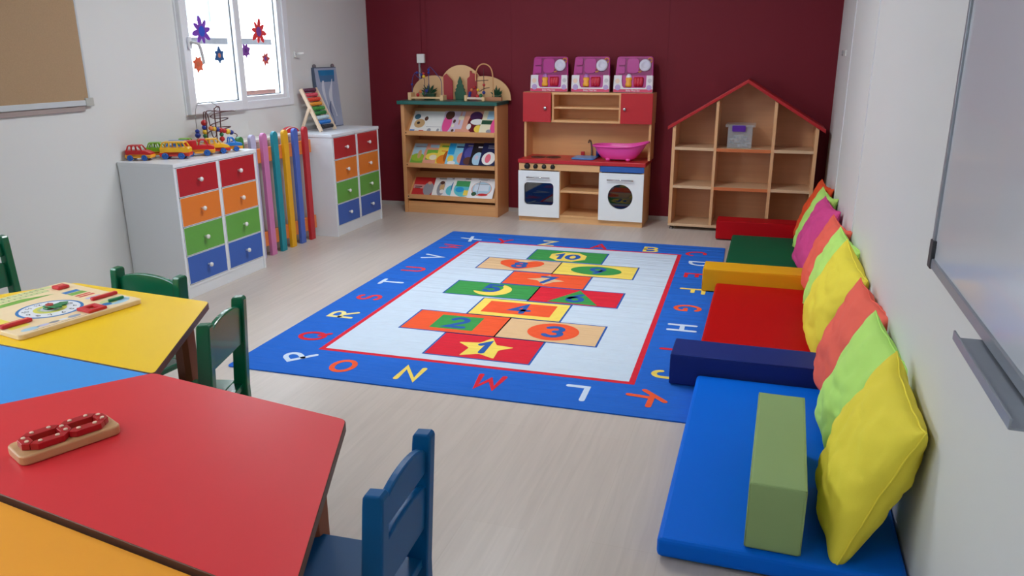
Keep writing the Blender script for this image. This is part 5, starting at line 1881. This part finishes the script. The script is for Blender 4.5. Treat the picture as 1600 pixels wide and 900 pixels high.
def strut(mb, p, q, w, d, m):
    p, q = Vector(p), Vector(q)
    u = (q - p).normalized()
    Y = Vector((0, 1, 0))
    N = u.cross(Y).normalized()
    P = [p + N * d + Y * w, p - N * d + Y * w, p - N * d - Y * w, p + N * d - Y * w]
    Q = [v + (q - p) for v in P]
    bm = mb.bm
    a = [bm.verts.new(v) for v in P]
    b = [bm.verts.new(v) for v in Q]
    before = set(bm.faces)
    bm.faces.new(a)
    bm.faces.new(b[::-1])
    for i in range(4):
        bm.faces.new((a[i], b[i], b[(i + 1) % 4], a[(i + 1) % 4]))
    bmesh.ops.recalc_face_normals(bm, faces=[f for f in bm.faces if f not in before])
    mb._fin(before, m)


for yy in (5.212, 5.412):
    mb = MB()
    strut(mb, (-3.192, yy, CT + .004), (-3.342, yy, 1.068), .0085, .012, AW)
    mb.build('frame_post', ab, True)
    mb = MB()
    strut(mb, (-3.352, yy - (.014 if yy < 5.3 else -.014), CT + .004), (-3.275, yy - (.014 if yy < 5.3 else -.014), .93), .0065, .010, AW)
    mb.build('rear_leg', ab, True)
rows = [('purple', (86, 28, 62)), ('rose', (214, 74, 92)), ('vermilion', (222, 70, 48)), ('amber', (226, 146, 38)), ('grass', (60, 140, 50)), ('green', (30, 120, 52)), ('pale', (190, 212, 222)), ('azure', (30, 116, 200)), ('black', (30, 32, 44))]
for i, (nm, col) in enumerate(rows):
    f = .96 - i * .108
    rx_, rz_ = -3.192 - .150 * f, CT + .004 + (1.068 - CT - .004) * f
    mb = MB()
    mb.cyl((rx_, 5.212, rz_), (rx_, 5.412, rz_), .0022, ALU, n=8)
    mb.build('rod', ab, True)
    m_ = M('abacus_' + nm, col, .3, .05)
    for j in range(8):
        mb = MB()
        mb.sphere((rx_, 5.232 + .0212 * j + (.002 if i % 2 else .010), rz_), (.0155, .0106, .0155), m_, 12, 8)
        mb.build('bead', ab, True)

# ---- blue-grey panel leaning on the wall behind the abacus
t = thing('picture_panel', 'blue-grey picture panel with pale wavy shapes leaning on the wall behind the abacus', 'picture', (-3.34, 5.60, CT))
T = Matrix.Translation((-3.322, 0, CT)) @ Matrix.Rotation(-.085, 4, 'Y')
PG = M('panel_grey_blue', (164, 174, 198), .45, .12, 9)
mb = MB()
mb.box(-.03, -.002, 5.445, 5.775, 0, .462, M('panel_edge', (74, 88, 110), .5, .08), .003, mat=T)
mb.box(-.002, 0, 5.45, 5.77, .006, .456, PG, mat=T)
mb.build('board', t, True)
mb = MB()
PW2 = M('panel_pale', (216, 220, 232), .5, .1, 12)
PCY = M('panel_cyan', (34, 122, 176), .5, .15, 12)


def wav(y0, z0, z1, amp, w0, m, lv, ph):
    Pl, Pr = [], []
    for k in range(15):
        f = k / 14
        yy = y0 + amp * math.sin(ph + f * 5.5)
        w = w0 * (.6 + .4 * math.sin(2 + f * 7 + ph))
        Pl.append(T @ Vector((.0004 * lv, yy - w, z0 + (z1 - z0) * f)))
        Pr.append(T @ Vector((.0004 * lv, yy + w, z0 + (z1 - z0) * f)))
    for k in range(14):
        mb.poly([Pl[k], Pr[k], Pr[k + 1], Pl[k + 1]], m)


mb.poly([T @ Vector((.0003, a, b)) for a, b in ((5.50, .40), (5.73, .40), (5.735, .44), (5.495, .44))], PCY)
mb.poly([T @ Vector((.0003, a, b)) for a, b in ((5.51, .35), (5.72, .35), (5.73, .40), (5.50, .40))], M('panel_blue', (70, 116, 160), .5, .15, 12))
wav(5.56, .04, .36, .022, .020, PW2, 1, .3)
wav(5.66, .08, .37, .028, .026, PW2, 2, 1.8)
wav(5.62, .02, .20, .02, .014, M('panel_dusk', (90, 104, 142), .5, .1), 3, .9)
mb.build('painted_shapes', t, True)
for yy in (5.475, 5.745):
    mb = MB()
    mb.sphere(T @ Vector((-.014, yy, .47)), (.014, .018, .018), M('panel_knob', (112, 104, 112), .5, .05), 14, 8)
    mb.build('top_knob', t, True)

bpy.context.view_layer.update()
